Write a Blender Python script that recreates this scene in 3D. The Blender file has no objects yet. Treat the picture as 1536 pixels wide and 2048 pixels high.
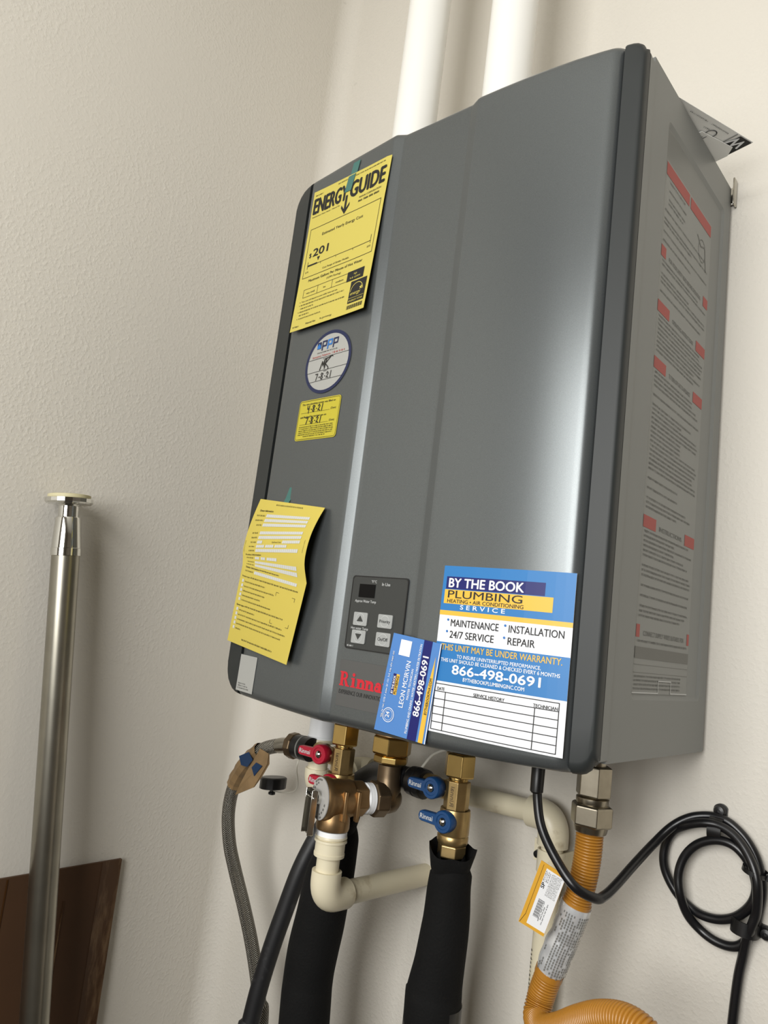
import bpy, bmesh, math, random
from mathutils import Vector, Matrix

# ------------------------------------------------------------------ camera, light, exposure
Z0 = 1.25                      # height of the heater's underside above the floor
sc = bpy.context.scene
COL = sc.collection
cam_d = bpy.data.cameras.new('camera')
cam = bpy.data.objects.new('camera', cam_d)
COL.objects.link(cam)
cam_d.sensor_fit = 'VERTICAL'
cam_d.sensor_height = 36.0
cam_d.lens = 1464.17 / 2048 * 36.0
cam_d.clip_start = 0.02
_r = Vector((0.75289353, 0.64693822, 0.12092257))
_d = Vector((-0.01228023, 0.19751019, -0.98022391))
_f = Vector((-0.65802776, 0.73651929, 0.15664869))
_m = Matrix((_r, -_d, -_f)).transposed().to_4x4()
_m.translation = Vector((0.48860, -0.83299, 0.09265 + Z0))
cam.matrix_world = _m
sc.camera = cam

w = bpy.data.worlds.new('world')
sc.world = w
w.use_nodes = True
w.node_tree.nodes['Background'].inputs[0].default_value = (0.75, 0.85, 1.0, 1)
w.node_tree.nodes['Background'].inputs[1].default_value = 0.5

def area(name, loc, target, sx, sy, power, col, spread=180):
    d = bpy.data.lights.new(name, 'AREA')
    d.shape = 'RECTANGLE'; d.size = sx; d.size_y = sy
    d.energy = power; d.color = col; d.spread = math.radians(spread)
    o = bpy.data.objects.new(name, d)
    o.location = loc
    o.rotation_euler = (Vector(target) - Vector(loc)).to_track_quat('-Z', 'Y').to_euler()
    COL.objects.link(o)
    return o
# daylight through the window in the front wall
area('window_daylight', (0.44, -1.88, 1.70), (0.44, 0, 1.70), 1.00, 1.10, 38, (1.0, 0.99, 0.96))

sc.view_settings.view_transform = 'Standard'
sc.view_settings.look = 'None'
sc.view_settings.gamma = 1.0
sc.view_settings.use_curve_mapping = False
sc.view_settings.exposure = 0.0
sc.cycles.max_bounces = 6; sc.cycles.diffuse_bounces = 4; sc.cycles.glossy_bounces = 3; sc.cycles.transmission_bounces = 2
sc.cycles.caustics_reflective = False; sc.cycles.caustics_refractive = False

# ------------------------------------------------------------------ materials
MATS = {}
def srgb(r, g, b):
    def c(x):
        x /= 255.0
        return x / 12.92 if x <= 0.04045 else ((x + 0.055) / 1.055) ** 2.4
    return (c(r), c(g), c(b), 1.0)

def mat(name, col, rough=0.5, metal=0.0, bump=None, vary=None, coat=0.0, spec=0.5, emit=None, wear=None, trans=0.0, flake=None):
    """bump=(scale, strength, distance), vary=(scale, amount), wear=(scale, lo, hi, colour)"""
    m = bpy.data.materials.new(name)
    m.use_nodes = True
    nt = m.node_tree
    b = nt.nodes['Principled BSDF']
    b.inputs['Base Color'].default_value = col
    b.inputs['Roughness'].default_value = rough
    b.inputs['Metallic'].default_value = metal
    b.inputs['Specular IOR Level'].default_value = spec
    b.inputs['Coat Weight'].default_value = coat
    b.inputs['Coat Roughness'].default_value = 0.15
    b.inputs['Transmission Weight'].default_value = trans
    tc = nt.nodes.new('ShaderNodeTexCoord')
    src = None
    if vary:
        n = nt.nodes.new('ShaderNodeTexNoise'); n.inputs['Scale'].default_value = vary[0]
        n.inputs['Detail'].default_value = 4
        nt.links.new(tc.outputs['Object'], n.inputs['Vector'])
        r = nt.nodes.new('ShaderNodeValToRGB')
        k = vary[1]
        r.color_ramp.elements[0].position = 0.3; r.color_ramp.elements[1].position = 0.7
        r.color_ramp.elements[0].color = tuple(max(0, c * (1 - k)) for c in col[:3]) + (1,)
        r.color_ramp.elements[1].color = tuple(min(1, c * (1 + k)) for c in col[:3]) + (1,)
        nt.links.new(n.outputs['Fac'], r.inputs['Fac'])
        src = r.outputs['Color']
    if wear:
        n = nt.nodes.new('ShaderNodeTexNoise'); n.inputs['Scale'].default_value = wear[0]
        n.inputs['Detail'].default_value = 6; n.inputs['Roughness'].default_value = 0.65
        mp = nt.nodes.new('ShaderNodeMapping')
        mp.inputs['Scale'].default_value = wear[4] if len(wear) > 4 else (1, 1, 1)
        nt.links.new(tc.outputs['Object'], mp.inputs['Vector'])
        nt.links.new(mp.outputs['Vector'], n.inputs['Vector'])
        r = nt.nodes.new('ShaderNodeMapRange')
        r.inputs['From Min'].default_value = wear[1]; r.inputs['From Max'].default_value = wear[2]
        nt.links.new(n.outputs['Fac'], r.inputs['Value'])
        mx = nt.nodes.new('ShaderNodeMix'); mx.data_type = 'RGBA'
        nt.links.new(r.outputs['Result'], mx.inputs['Factor'])
        if src: nt.links.new(src, mx.inputs['A'])
        else: mx.inputs['A'].default_value = col
        mx.inputs['B'].default_value = wear[3]
        src = mx.outputs['Result']
    if flake:
        n = nt.nodes.new('ShaderNodeTexNoise'); n.inputs['Scale'].default_value = flake[0]
        nt.links.new(tc.outputs['Object'], n.inputs['Vector'])
        r = nt.nodes.new('ShaderNodeMapRange')
        r.inputs['From Min'].default_value = 0.3; r.inputs['From Max'].default_value = 0.7
        r.inputs['To Min'].default_value = 1 - flake[1]; r.inputs['To Max'].default_value = 1 + flake[1]
        nt.links.new(n.outputs['Fac'], r.inputs['Value'])
        mx = nt.nodes.new('ShaderNodeVectorMath'); mx.operation = 'SCALE'
        if src: nt.links.new(src, mx.inputs[0])
        else: mx.inputs[0].default_value = col[:3]
        nt.links.new(r.outputs['Result'], mx.inputs['Scale'])
        src = mx.outputs['Vector']
    if src: nt.links.new(src, b.inputs['Base Color'])
    if bump:
        n = nt.nodes.new('ShaderNodeTexNoise'); n.inputs['Scale'].default_value = bump[0]
        n.inputs['Detail'].default_value = 3
        nt.links.new(tc.outputs['Object'], n.inputs['Vector'])
        bp = nt.nodes.new('ShaderNodeBump')
        bp.inputs['Strength'].default_value = bump[1]; bp.inputs['Distance'].default_value = bump[2]
        nt.links.new(n.outputs['Fac'], bp.inputs['Height'])
        nt.links.new(bp.outputs['Normal'], b.inputs['Normal'])
    if emit:
        b.inputs['Emission Color'].default_value = emit[0]
        b.inputs['Emission Strength'].default_value = emit[1]
    MATS[name] = m
    return m

def wall_mat():
    m = mat('wall_paint', srgb(212, 207, 197), 0.55, spec=0.3, wear=(16, 0.70, 0.86, srgb(150, 142, 128)))
    nt = m.node_tree; b = nt.nodes['Principled BSDF']
    tc = nt.nodes['Texture Coordinate']
    # sprayed orange-peel relief, denser in some patches than in others
    n1 = nt.nodes.new('ShaderNodeTexNoise'); n1.inputs['Scale'].default_value = 210; n1.inputs['Detail'].default_value = 2
    n2 = nt.nodes.new('ShaderNodeTexNoise'); n2.inputs['Scale'].default_value = 3.5; n2.inputs['Detail'].default_value = 0
    for n in (n1, n2): nt.links.new(tc.outputs['Object'], n.inputs['Vector'])
    r1 = nt.nodes.new('ShaderNodeMapRange'); r1.inputs['From Min'].default_value = 0.40; r1.inputs['From Max'].default_value = 0.80; r1.interpolation_type = 'SMOOTHSTEP'
    nt.links.new(n1.outputs['Fac'], r1.inputs['Value'])
    r2 = nt.nodes.new('ShaderNodeMapRange'); r2.inputs['From Min'].default_value = 0.35; r2.inputs['From Max'].default_value = 0.65
    r2.inputs['To Min'].default_value = 0.25; r2.inputs['To Max'].default_value = 1.0
    nt.links.new(n2.outputs['Fac'], r2.inputs['Value'])
    mul = nt.nodes.new('ShaderNodeMath'); mul.operation = 'MULTIPLY'
    nt.links.new(r1.outputs['Result'], mul.inputs[0]); nt.links.new(r2.outputs['Result'], mul.inputs[1])
    bp = nt.nodes.new('ShaderNodeBump'); bp.inputs['Strength'].default_value = 0.24; bp.inputs['Distance'].default_value = 0.0016
    nt.links.new(mul.outputs[0], bp.inputs['Height']); nt.links.new(bp.outputs['Normal'], b.inputs['Normal'])
    return m
wall_mat()
mat('ceiling_paint', srgb(225, 222, 215), 0.7)
mat('concrete', srgb(84, 80, 76), 0.8, bump=(30, 0.2, 0.002), vary=(6, 0.15))
mat('heater_silver', srgb(99, 103, 104), 0.30, 0.62, flake=(2600, 0.16))
mat('bezel_grey', srgb(42, 45, 45), 0.5, 0.0, spec=0.35)
mat('case_grey', srgb(124, 126, 124), 0.45, 0.15)
mat('gap_black', srgb(14, 14, 14), 0.8)
mat('panel_dark', srgb(48, 50, 49), 0.38, 0.0)
mat('display_black', srgb(4, 4, 5), 0.35, spec=0.15)
mat('button_grey', srgb(152, 154, 153), 0.4)
mat('plate_grey', srgb(84, 84, 83), 0.45, 0.2)
mat('brand_red', srgb(190, 24, 42), 0.5)
mat('ink_black', srgb(16, 16, 16), 0.6)
mat('ink_soft', srgb(70, 68, 50), 0.6)
mat('ink_grey', srgb(112, 112, 108), 0.6)
mat('ink_white', srgb(228, 229, 231), 0.5)
mat('ink_pale', srgb(196, 198, 198), 0.5)
mat('ink_red', srgb(168, 78, 72), 0.6)
mat('ink_blue', srgb(34, 104, 176), 0.5)
mat('marker', srgb(8, 8, 8), 0.45)
mat('paper_yellow', srgb(192, 178, 84), 0.6, bump=(40, 0.05, 0.001))
mat('form_yellow', srgb(196, 178, 80), 0.6, bump=(30, 0.05, 0.001))
mat('sticker_yellow', srgb(180, 168, 46), 0.45)
mat('sticker_white', srgb(158, 158, 154), 0.45)
mat('gloss_white', srgb(232, 234, 238), 0.42, spec=0.35)
mat('gloss_blue', srgb(42, 114, 176), 0.42, spec=0.35)
mat('card_blue', srgb(74, 124, 188), 0.35)
mat('navy', srgb(20, 26, 98), 0.42, spec=0.35)
mat('navy_rim', srgb(14, 26, 66), 0.4)
mat('gold', srgb(220, 176, 64), 0.42, spec=0.35)
mat('paper_white', srgb(232, 232, 228), 0.6)
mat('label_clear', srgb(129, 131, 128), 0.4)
mat('tape_green', srgb(58, 104, 98), 0.35)
mat('pvc_white', srgb(236, 235, 230), 0.35, wear=(14, 0.66, 0.8, srgb(150, 140, 125), (1, 1, 0.35)))
mat('cpvc_cream', srgb(222, 213, 186), 0.36, wear=(22, 0.6, 0.75, srgb(176, 160, 128)))
mat('coupling_white', srgb(232, 234, 236), 0.3)
mat('brass', srgb(178, 152, 104), 0.34, 0.9, vary=(60, 0.14), bump=(220, 0.08, 0.0005))
mat('brass_bright', srgb(196, 166, 104), 0.24, 1.0, vary=(40, 0.1))
mat('bronze', srgb(160, 130, 92), 0.38, 0.9, vary=(50, 0.22), bump=(160, 0.12, 0.0006))
mat('bronze_dark', srgb(112, 96, 76), 0.40, 0.9, vary=(40, 0.25), bump=(140, 0.15, 0.0006))
mat('zinc', srgb(160, 152, 136), 0.3, 1.0, vary=(60, 0.12))
mat('chrome', srgb(215, 214, 208), 0.10, 1.0)
mat('steel_tube', srgb(164, 160, 148), 0.33, 1.0, vary=(20, 0.1), bump=(60, 0.05, 0.0004))
mat('nickel', srgb(186, 182, 172), 0.25, 1.0)
mat('teflon', srgb(244, 245, 246), 0.5, bump=(400, 0.2, 0.0005))
mat('handle_red', srgb(170, 20, 48), 0.33)
mat('handle_blue', srgb(22, 66, 114), 0.33)
mat('foam_black', srgb(12, 12, 12), 0.85, spec=0.25, bump=(420, 0.6, 0.001), vary=(18, 0.3))
mat('rubber_black', srgb(26, 26, 28), 0.5, bump=(160, 0.15, 0.0006), wear=(30, 0.55, 0.8, srgb(78, 78, 80)))
mat('plastic_black', srgb(18, 18, 19), 0.36)
mat('cord_black', srgb(20, 20, 22), 0.30)
mat('gas_yellow', srgb(172, 118, 40), 0.36, coat=0.2)
mat('tag_orange', srgb(214, 160, 48), 0.4)
mat('sleeve_silver', srgb(208, 210, 212), 0.22, 0.35, bump=(50, 0.25, 0.0015))
mat('cardboard', srgb(72, 46, 22), 0.75, vary=(7, 0.12), bump=(60, 0.1, 0.001))
mat('tape_brown', srgb(70, 44, 20), 0.22, wear=(26, 0.56, 0.72, srgb(128, 102, 74), (1, 1, 0.2)), bump=(30, 0.4, 0.002))
mat('tag_tan', srgb(128, 104, 72), 0.5, vary=(30, 0.25))
mat('tag_blue', srgb(18, 48, 82), 0.4)
mat('pad_cream', srgb(206, 198, 160), 0.6)
mat('strap_clear', srgb(196, 192, 180), 0.35)
mat('fixture_white', srgb(230, 230, 228), 0.5)
mat('board_grey', srgb(118, 110, 100), 0.8)
mat('plate_print', srgb(178, 176, 172), 0.4)
mat('scuff', srgb(120, 112, 100), 0.8)

def braid_mat():
    m = mat('steel_braid', srgb(150, 146, 136), 0.34, 1.0)
    nt = m.node_tree; b = nt.nodes['Principled BSDF']
    tc = nt.nodes['Texture Coordinate']
    outs = []
    for s in (1, -1):
        mp = nt.nodes.new('ShaderNodeMapping')
        mp.inputs['Rotation'].default_value = (0, 0, s * math.radians(45))
        nt.links.new(tc.outputs['UV'], mp.inputs['Vector'])
        wv = nt.nodes.new('ShaderNodeTexWave'); wv.inputs['Scale'].default_value = 0.66
        nt.links.new(mp.outputs['Vector'], wv.inputs['Vector'])
        outs.append(wv.outputs['Fac'])
    mx = nt.nodes.new('ShaderNodeMath'); mx.operation = 'MULTIPLY'
    nt.links.new(outs[0], mx.inputs[0]); nt.links.new(outs[1], mx.inputs[1])
    bp = nt.nodes.new('ShaderNodeBump'); bp.inputs['Strength'].default_value = 0.8; bp.inputs['Distance'].default_value = 0.0008
    nt.links.new(mx.outputs[0], bp.inputs['Height']); nt.links.new(bp.outputs['Normal'], b.inputs['Normal'])
    cr = nt.nodes.new('ShaderNodeValToRGB')
    cr.color_ramp.elements[0].color = srgb(52, 48, 42); cr.color_ramp.elements[1].color = srgb(196, 192, 182)
    cr.color_ramp.elements[1].position = 0.5
    nt.links.new(mx.outputs[0], cr.inputs['Fac']); nt.links.new(cr.outputs['Color'], b.inputs['Base Color'])
braid_mat()

# ------------------------------------------------------------------ mesh helpers (coordinates: metres from the heater's underside)
POS = {}                        # world location of things, so that parts can be given in scene coordinates
def put(o, label=None, cat=None, group=None, kind=None):
    if label: o['label'] = label
    if cat: o['category'] = cat
    if group: o['group'] = group
    if kind: o['kind'] = kind
    return o
def thing(name, loc, label, cat, group=None):
    o = bpy.data.objects.new(name, None)
    o.empty_display_size = 0.02
    o.location = (loc[0], loc[1], loc[2] + Z0)
    COL.objects.link(o)
    POS[o.name] = Vector(o.location)
    return put(o, label, cat, group)

class MB:
    def __init__(s): s.v = []; s.f = []; s.uv = {}
    def add(s, vs, fs):
        n = len(s.v); s.v += [tuple(v) for v in vs]; s.f += [tuple(i + n for i in f) for f in fs]; return s
    def box(s, x0, x1, y0, y1, z0, z1):
        vs = [(x, y, z) for x in (x0, x1) for y in (y0, y1) for z in (z0, z1)]
        return s.add(vs, [(0, 1, 3, 2), (4, 6, 7, 5), (0, 4, 5, 1), (2, 3, 7, 6), (0, 2, 6, 4), (1, 5, 7, 3)])
    def loft(s, rings, cap0=True, cap1=True, closed=True):
        n = len(rings[0]); vs = [p for r in rings for p in r]; fs = []
        for k in range(len(rings) - 1):
            for i in range(n if closed else n - 1):
                j = (i + 1) % n
                fs.append((k * n + i, k * n + j, (k + 1) * n + j, (k + 1) * n + i))
        if cap0: fs.append(tuple(range(n - 1, -1, -1)))
        if cap1: fs.append(tuple((len(rings) - 1) * n + i for i in range(n)))
        return s.add(vs, fs)
    def lathe(s, prof, base, axis, n=32, rot=0.0, cap=True):
        """prof: (radius, distance along axis)"""
        a = Vector(axis).normalized()
        u = a.orthogonal().normalized() if abs(a.z) < 0.9 else Vector((1, 0, 0))
        u = (u - a * u.dot(a)).normalized(); v = a.cross(u)
        b = Vector(base)
        rings = [[b + a * h + (u * math.cos(rot + 2 * math.pi * i / n) + v * math.sin(rot + 2 * math.pi * i / n)) * r for i in range(n)] for r, h in prof]
        return s.loft(rings, cap, cap)
    def hexnut(s, base, axis, r, h, n=6, rot=0.0, ch=0.12):
        c = r * ch
        return s.lathe([(r - c, 0), (r, c * 0.7), (r, h - c * 0.7), (r - c, h)], base, axis, n, rot)
    def tube(s, path, r, n=16, cap=True, uvs=False, squash=None):
        P = [Vector(p) for p in path]; N = len(P)
        T = [(P[min(i + 1, N - 1)] - P[max(i - 1, 0)]).normalized() for i in range(N)]
        u = T[0].orthogonal().normalized(); rings = []; L = 0.0; ls = []
        for i in range(N):
            u = (u - T[i] * u.dot(T[i])).normalized(); v = T[i].cross(u)
            rr = r[i] if isinstance(r, (list, tuple)) else r
            rings.append([P[i] + (u * math.cos(2 * math.pi * k / n) + v * math.sin(2 * math.pi * k / n)) * rr for k in range(n)])
            if i: L += (P[i] - P[i - 1]).length
            ls.append(L)
        f0 = len(s.f); s.loft(rings, cap, cap)
        if uvs:
            rr = r if not isinstance(r, (list, tuple)) else r[0]
            for k in range(N - 1):
                for i in range(n):
                    s.uv[f0 + k * n + i] = [(uvs[0] * i / n, uvs[1] * ls[k]), (uvs[0] * (i + 1) / n, uvs[1] * ls[k]),
                                            (uvs[0] * (i + 1) / n, uvs[1] * ls[k + 1]), (uvs[0] * i / n, uvs[1] * ls[k + 1])]
        return s
    def build(s, name, material, parent=None, smooth=35, bevel=None, origin=None):
        me = bpy.data.meshes.new(name)
        off = POS[parent.name] - Vector((0, 0, Z0)) if parent else Vector(origin or (0, 0, 0))
        me.from_pydata([Vector(v) - off for v in s.v], [], s.f)
        if s.uv:
            l = me.uv_layers.new(name='UVMap')
            for p in me.polygons:
                q = s.uv.get(p.index)
                if q:
                    for k, li in enumerate(p.loop_indices): l.data[li].uv = q[k % 4]
        bm = bmesh.new(); bm.from_mesh(me); bmesh.ops.recalc_face_normals(bm, faces=bm.faces); bm.to_mesh(me); bm.free()
        if smooth:
            me.shade_smooth(); me.set_sharp_from_angle(angle=math.radians(smooth))
        me.materials.append(MATS[material])
        o = bpy.data.objects.new(name, me); COL.objects.link(o)
        if parent:
            o.parent = parent; POS[o.name] = POS[parent.name]
        else:
            o.location = (off.x, off.y, off.z + Z0); POS[o.name] = Vector(o.location)
        if bevel:
            bv = o.modifiers.new('bevel', 'BEVEL'); bv.width = bevel; bv.segments = 2; bv.limit_method = 'ANGLE'
            bv.harden_normals = False
        return o

def spline(pts, per=8):
    P = [Vector(p) for p in pts]; out = []
    P = [2 * P[0] - P[1]] + P + [2 * P[-1] - P[-2]]
    for i in range(1, len(P) - 2):
        a, b, c, d = P[i - 1:i + 3]
        for k in range(per):
            t = k / per
            out.append(0.5 * ((2 * b) + (c - a) * t + (2 * a - 5 * b + 4 * c - d) * t * t + (3 * b - a - 3 * c + d) * t ** 3))
    out.append(P[-2]); return out
def resample(path, step):
    P = [Vector(p) for p in path]; out = [P[0]]; acc = 0.0
    for i in range(1, len(P)):
        a, b = P[i - 1], P[i]; L = (b - a).length; t = step - acc
        while t <= L:
            out.append(a + (b - a) * (t / L)); t += step
        acc = L - (t - step)
    return out

def lerp(a, b, t): return a + (b - a) * t
def interp(x, xs, ys):
    if x <= xs[0]: return ys[0]
    for i in range(len(xs) - 1):
        if x <= xs[i + 1]: return lerp(ys[i], ys[i + 1], (x - xs[i]) / (xs[i + 1] - xs[i]))
    return ys[-1]

# ------------------------------------------------------------------ flat print: polygons in sheet coordinates, mapped on the sheet
_font_cache = {}
def glyphs(s, size, bold=0.0, shear=0.0):
    key = (s, round(size, 5), bold, shear)
    if key in _font_cache: return _font_cache[key]
    c = bpy.data.curves.new('tmp', 'FONT'); c.body = s; c.size = 1.0; c.offset = bold; c.shear = shear
    c.resolution_u = 3
    o = bpy.data.objects.new('tmp', c); COL.objects.link(o)
    dg = bpy.context.evaluated_depsgraph_get()
    me = o.evaluated_get(dg).to_mesh()
    vs = [(v.co.x * size, v.co.y * size) for v in me.vertices]; fs = [tuple(p.vertices) for p in me.polygons]
    o.evaluated_get(dg).to_mesh_clear()
    bpy.data.objects.remove(o); bpy.data.curves.remove(c)
    _font_cache[key] = (vs, fs); return vs, fs

class Ink:
    """one colour of print on a sheet; map(u, v, lift) -> point"""
    def __init__(s, fmap, lift): s.m = fmap; s.l = lift; s.b = MB()
    def poly(s, vs, fs):
        s.n = getattr(s, 'n', 0) + 1                     # overlapping strokes lie a few microns apart
        l = s.l + (s.n % 48) * 2.5e-6
        s.b.add([s.m(u, v, l) for u, v in vs], fs); return s
    def rect(s, u0, u1, v0, v1, nu=None, nv=None):
        nu = nu or max(1, int(abs(u1 - u0) / 0.008)); nv = nv or max(1, int(abs(v1 - v0) / 0.012))
        vs = [(lerp(u0, u1, i / nu), lerp(v0, v1, j / nv)) for j in range(nv + 1) for i in range(nu + 1)]
        return s.poly(vs, [(j * (nu + 1) + i, j * (nu + 1) + i + 1, (j + 1) * (nu + 1) + i + 1, (j + 1) * (nu + 1) + i) for j in range(nv) for i in range(nu)])
    def text(s, t, u, v, h, width=None, align='l', bold=0.0, shear=0.0, rot=0.0):
        """h = cap height; width stretches the line to that width"""
        vs, fs = glyphs(t, h / 0.69, 0.0, shear)
        if not vs: return s
        x0 = min(p[0] for p in vs); x1 = max(p[0] for p in vs)
        k = width / (x1 - x0) if width else 1.0
        W = (x1 - x0) * k
        o = {'l': 0, 'c': -W / 2, 'r': -W}[align]
        cs, sn = math.cos(rot), math.sin(rot)
        e = bold * h / 0.69 * 0.85
        for du, dv in (((-e, 0), (e, 0), (0, e * .7), (0, -e * .7)) if e else ((0, 0),)):   # heavier strokes
            pts = []
            for x, y in vs:
                a = (x - x0) * k + o + du; y += dv
                pts.append((u + a * cs - y * sn, v + a * sn + y * cs))
            s.poly(pts, fs)
        return s
    def line(s, pts, wd):
        for (a, b), (c, d) in zip(pts[:-1], pts[1:]):
            L = math.hypot(c - a, d - b) or 1e-9; nx, ny = -(d - b) / L * wd / 2, (c - a) / L * wd / 2
            ex, ey = (c - a) / L * wd * 0.35, (d - b) / L * wd * 0.35
            n = max(1, int(L / 0.01))
            for k in range(n):
                p, q = k / n, (k + 1) / n
                ax, ay, cx, cy = lerp(a, c, p), lerp(b, d, p), lerp(a, c, q), lerp(b, d, q)
                if k == 0: ax -= ex; ay -= ey
                if k == n - 1: cx += ex; cy += ey
                s.poly([(ax + nx, ay + ny), (ax - nx, ay - ny), (cx - nx, cy - ny), (cx + nx, cy + ny)], [(0, 1, 2, 3)])
        return s
    def frame(s, u0, u1, v0, v1, wd): return s.line([(u0, v0), (u1, v0), (u1, v1), (u0, v1), (u0, v0)], wd)
    def words(s, u0, u1, v, h, rng, fill=0.98, wmin=1.5, wmax=5):
        """a line of print too small to read"""
        u = u0; end = lerp(u0, u1, fill); t = h * .22; w = h * .62
        G = (((0, 0, t, 1), (w - t, 0, w, 1), (0, 1 - .2, w, 1)), ((0, 0, t, 1), (w - t, 0, w, 1), (0, 0, w, .2), (0, .8, w, 1)), ((0, 0, t, 1), (0, .8, w, 1), (0, .42, w, .6), (0, 0, w, .2)),
             ((w * .3, 0, w * .3 + t, 1.35),), ((w * .25, 0, w * .25 + t, 1.2), (0, .8, w * .8, 1)), ((0, 0, t, 1.4), (w - t, 0, w, .8), (0, .7, w, .9)))
        while u < end - w:
            n = max(1, int(rng.uniform(wmin, wmax) * 1.25))
            for i in range(n):
                if u + w > end: break
                vs = []; fs = []
                for a, b, c, d in rng.choice(G):
                    q = len(vs); vs += [(u + a, v + b * h), (u + c, v + b * h), (u + c, v + d * h), (u + a, v + d * h)]; fs.append((q, q + 1, q + 2, q + 3))
                s.poly(vs, fs); u += w + h * .2
            u += h * .6
        return s
    def disc(s, u, v, ru, rv, n=28):
        return s.poly([(u, v)] + [(u + ru * math.cos(2 * math.pi * i / n), v + rv * math.sin(2 * math.pi * i / n)) for i in range(n)],
                      [(0, i + 1, (i + 1) % n + 1) for i in range(n)])
    def ring(s, u, v, r0, r1, n=36, a0=0, a1=2 * math.pi, ky=1.0):
        vs = []
        for i in range(n + 1):
            a = lerp(a0, a1, i / n); vs += [(u + r0 * math.cos(a), v + r0 * ky * math.sin(a)), (u + r1 * math.cos(a), v + r1 * ky * math.sin(a))]
        return s.poly(vs, [(2 * i, 2 * i + 1, 2 * i + 3, 2 * i + 2) for i in range(n)])
    def build(s, name, m, parent):
        o = s.b.build(name, m, parent, smooth=None)
        if any(q in name for q in ('lettering', 'handwriting', 'lines', 'dots', 'fields', 'script')): o['kind'] = 'stuff'   # print
        return o

def slab(fmap, w, h, nu, nv, t=0.0003, outline=None):
    """a sheet of paper or vinyl with a front, a back and an edge"""
    b = MB()
    if outline is None:
        F = [fmap(w * i / nu, h * j / nv, t) for j in range(nv + 1) for i in range(nu + 1)]
        K = [fmap(w * i / nu, h * j / nv, 0.0) for j in range(nv + 1) for i in range(nu + 1)]
        n = len(F); g = lambda i, j: j * (nu + 1) + i
        fs = [(g(i, j), g(i + 1, j), g(i + 1, j + 1), g(i, j + 1)) for j in range(nv) for i in range(nu)]
        fs += [tuple(n + k for k in reversed(f)) for f in fs]
        rim = [g(i, 0) for i in range(nu)] + [g(nu, j) for j in range(nv)] + [g(i, nv) for i in range(nu, 0, -1)] + [g(0, j) for j in range(nv, 0, -1)]
        fs += [(rim[k], n + rim[k], n + rim[(k + 1) % len(rim)], rim[(k + 1) % len(rim)]) for k in range(len(rim))]
        return b.add(F + K, fs)
    n = len(outline)
    cu = sum(p[0] for p in outline) / n; cv = sum(p[1] for p in outline) / n
    F = [fmap(u, v, t) for u, v in outline] + [fmap(cu, cv, t)]
    K = [fmap(u, v, 0.0) for u, v in outline]
    fs = [(i, (i + 1) % n, n) for i in range(n)] + [(i, n + 1 + i, n + 1 + (i + 1) % n, (i + 1) % n) for i in range(n)]
    return b.add(F + K, fs)
def rrect(w, h, r, n=5):
    out = []
    for cx, cy, a in ((w - r, r, -90), (w - r, h - r, 0), (r, h - r, 90), (r, r, 180)):
        out += [(cx + r * math.cos(math.radians(a + 90 * k / n)), cy + r * math.sin(math.radians(a + 90 * k / n))) for k in range(n + 1)]
    return out

# ------------------------------------------------------------------ the room
XL, XR, YF, ZC = -0.506, 2.4, -1.91, 2.70
def struct(name, m, fn, smooth=None):
    b = MB(); fn(b); return put(b.build(name, m, None, smooth), kind='structure')
F0 = -Z0
struct('wall_back', 'wall_paint', lambda b: b.box(XL - 0.1, XR + 0.1, 0.0, 0.1, F0, ZC - Z0))
def wleft(b):                            # the inner corner is finished with a soft plaster radius
    RC = 0.035
    sec = [(XL - 0.1, 0.0), (XL - 0.1, YF - 0.1), (XL, YF - 0.1)] + [(XL + RC - RC * math.cos(q), -RC + RC * math.sin(q)) for q in [math.pi / 2 * i / 10 for i in range(11)]]
    b.loft([[(x, y, z) for x, y in sec] for z in (F0, ZC - Z0)])
struct('wall_left', 'wall_paint', wleft, 40)
struct('wall_right', 'board_grey', lambda b: b.box(XR, XR + 0.1, YF - 0.1, 0.0, F0, ZC - Z0))
WX0, WX1, WZ0, WZ1 = -0.07, 0.95, 1.14 - Z0, 2.26 - Z0
def front(b):
    b.box(XL, WX0, YF - 0.1, YF, F0, ZC - Z0); b.box(WX1, XR, YF - 0.1, YF, F0, ZC - Z0)
    b.box(WX0, WX1, YF - 0.1, YF, F0, WZ0); b.box(WX0, WX1, YF - 0.1, YF, WZ1, ZC - Z0)
struct('wall_front', 'board_grey', front)
def wframe(b):
    for x in (WX0, (WX0 + WX1) / 2 - 0.015, WX1 - 0.03): b.box(x, x + 0.03, YF - 0.08, YF - 0.045, WZ0, WZ1)
    for z in (WZ0, WZ1 - 0.03): b.box(WX0, WX1, YF - 0.08, YF - 0.045, z, z + 0.03)
struct('window_1', 'fixture_white', wframe)
struct('floor', 'concrete', lambda b: b.box(XL - 0.1, XR + 0.1, YF - 0.1, 0.1, F0 - 0.1, F0))
struct('ceiling', 'ceiling_paint', lambda b: b.box(XL - 0.1, XR + 0.1, YF - 0.1, 0.1, ZC - Z0, ZC - Z0 + 0.1))
rng = random.Random(4)

# ------------------------------------------------------------------ the water heater
HH = 0.6515
PX = [-.233, -.2, -.1646, -.125, -.089, -.060, -.0470, -.0365, .0, .0275, .0555, .0665, .092, .12, .1465, .1718, .195, .2107, .2164, .235]
PY = [-.271, -.2794, -.2830, -.2874, -.2905, -.2932, -.2944, -.2887, -.2886, -.2886, -.2887, -.2938, -.2932, -.2918, -.2897, -.2868, -.2830, -.2798, -.2780, -.2740]
def fy(x): return interp(x, PX, PY)
def zb(x): return -0.0062 * max(0.0, 1 - (x / 0.24) ** 2) - 0.0004

wh = thing('water_heater', (0, -0.13, 0), 'grey wall-mounted tankless water heater covered in stickers', 'water heater')

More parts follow.
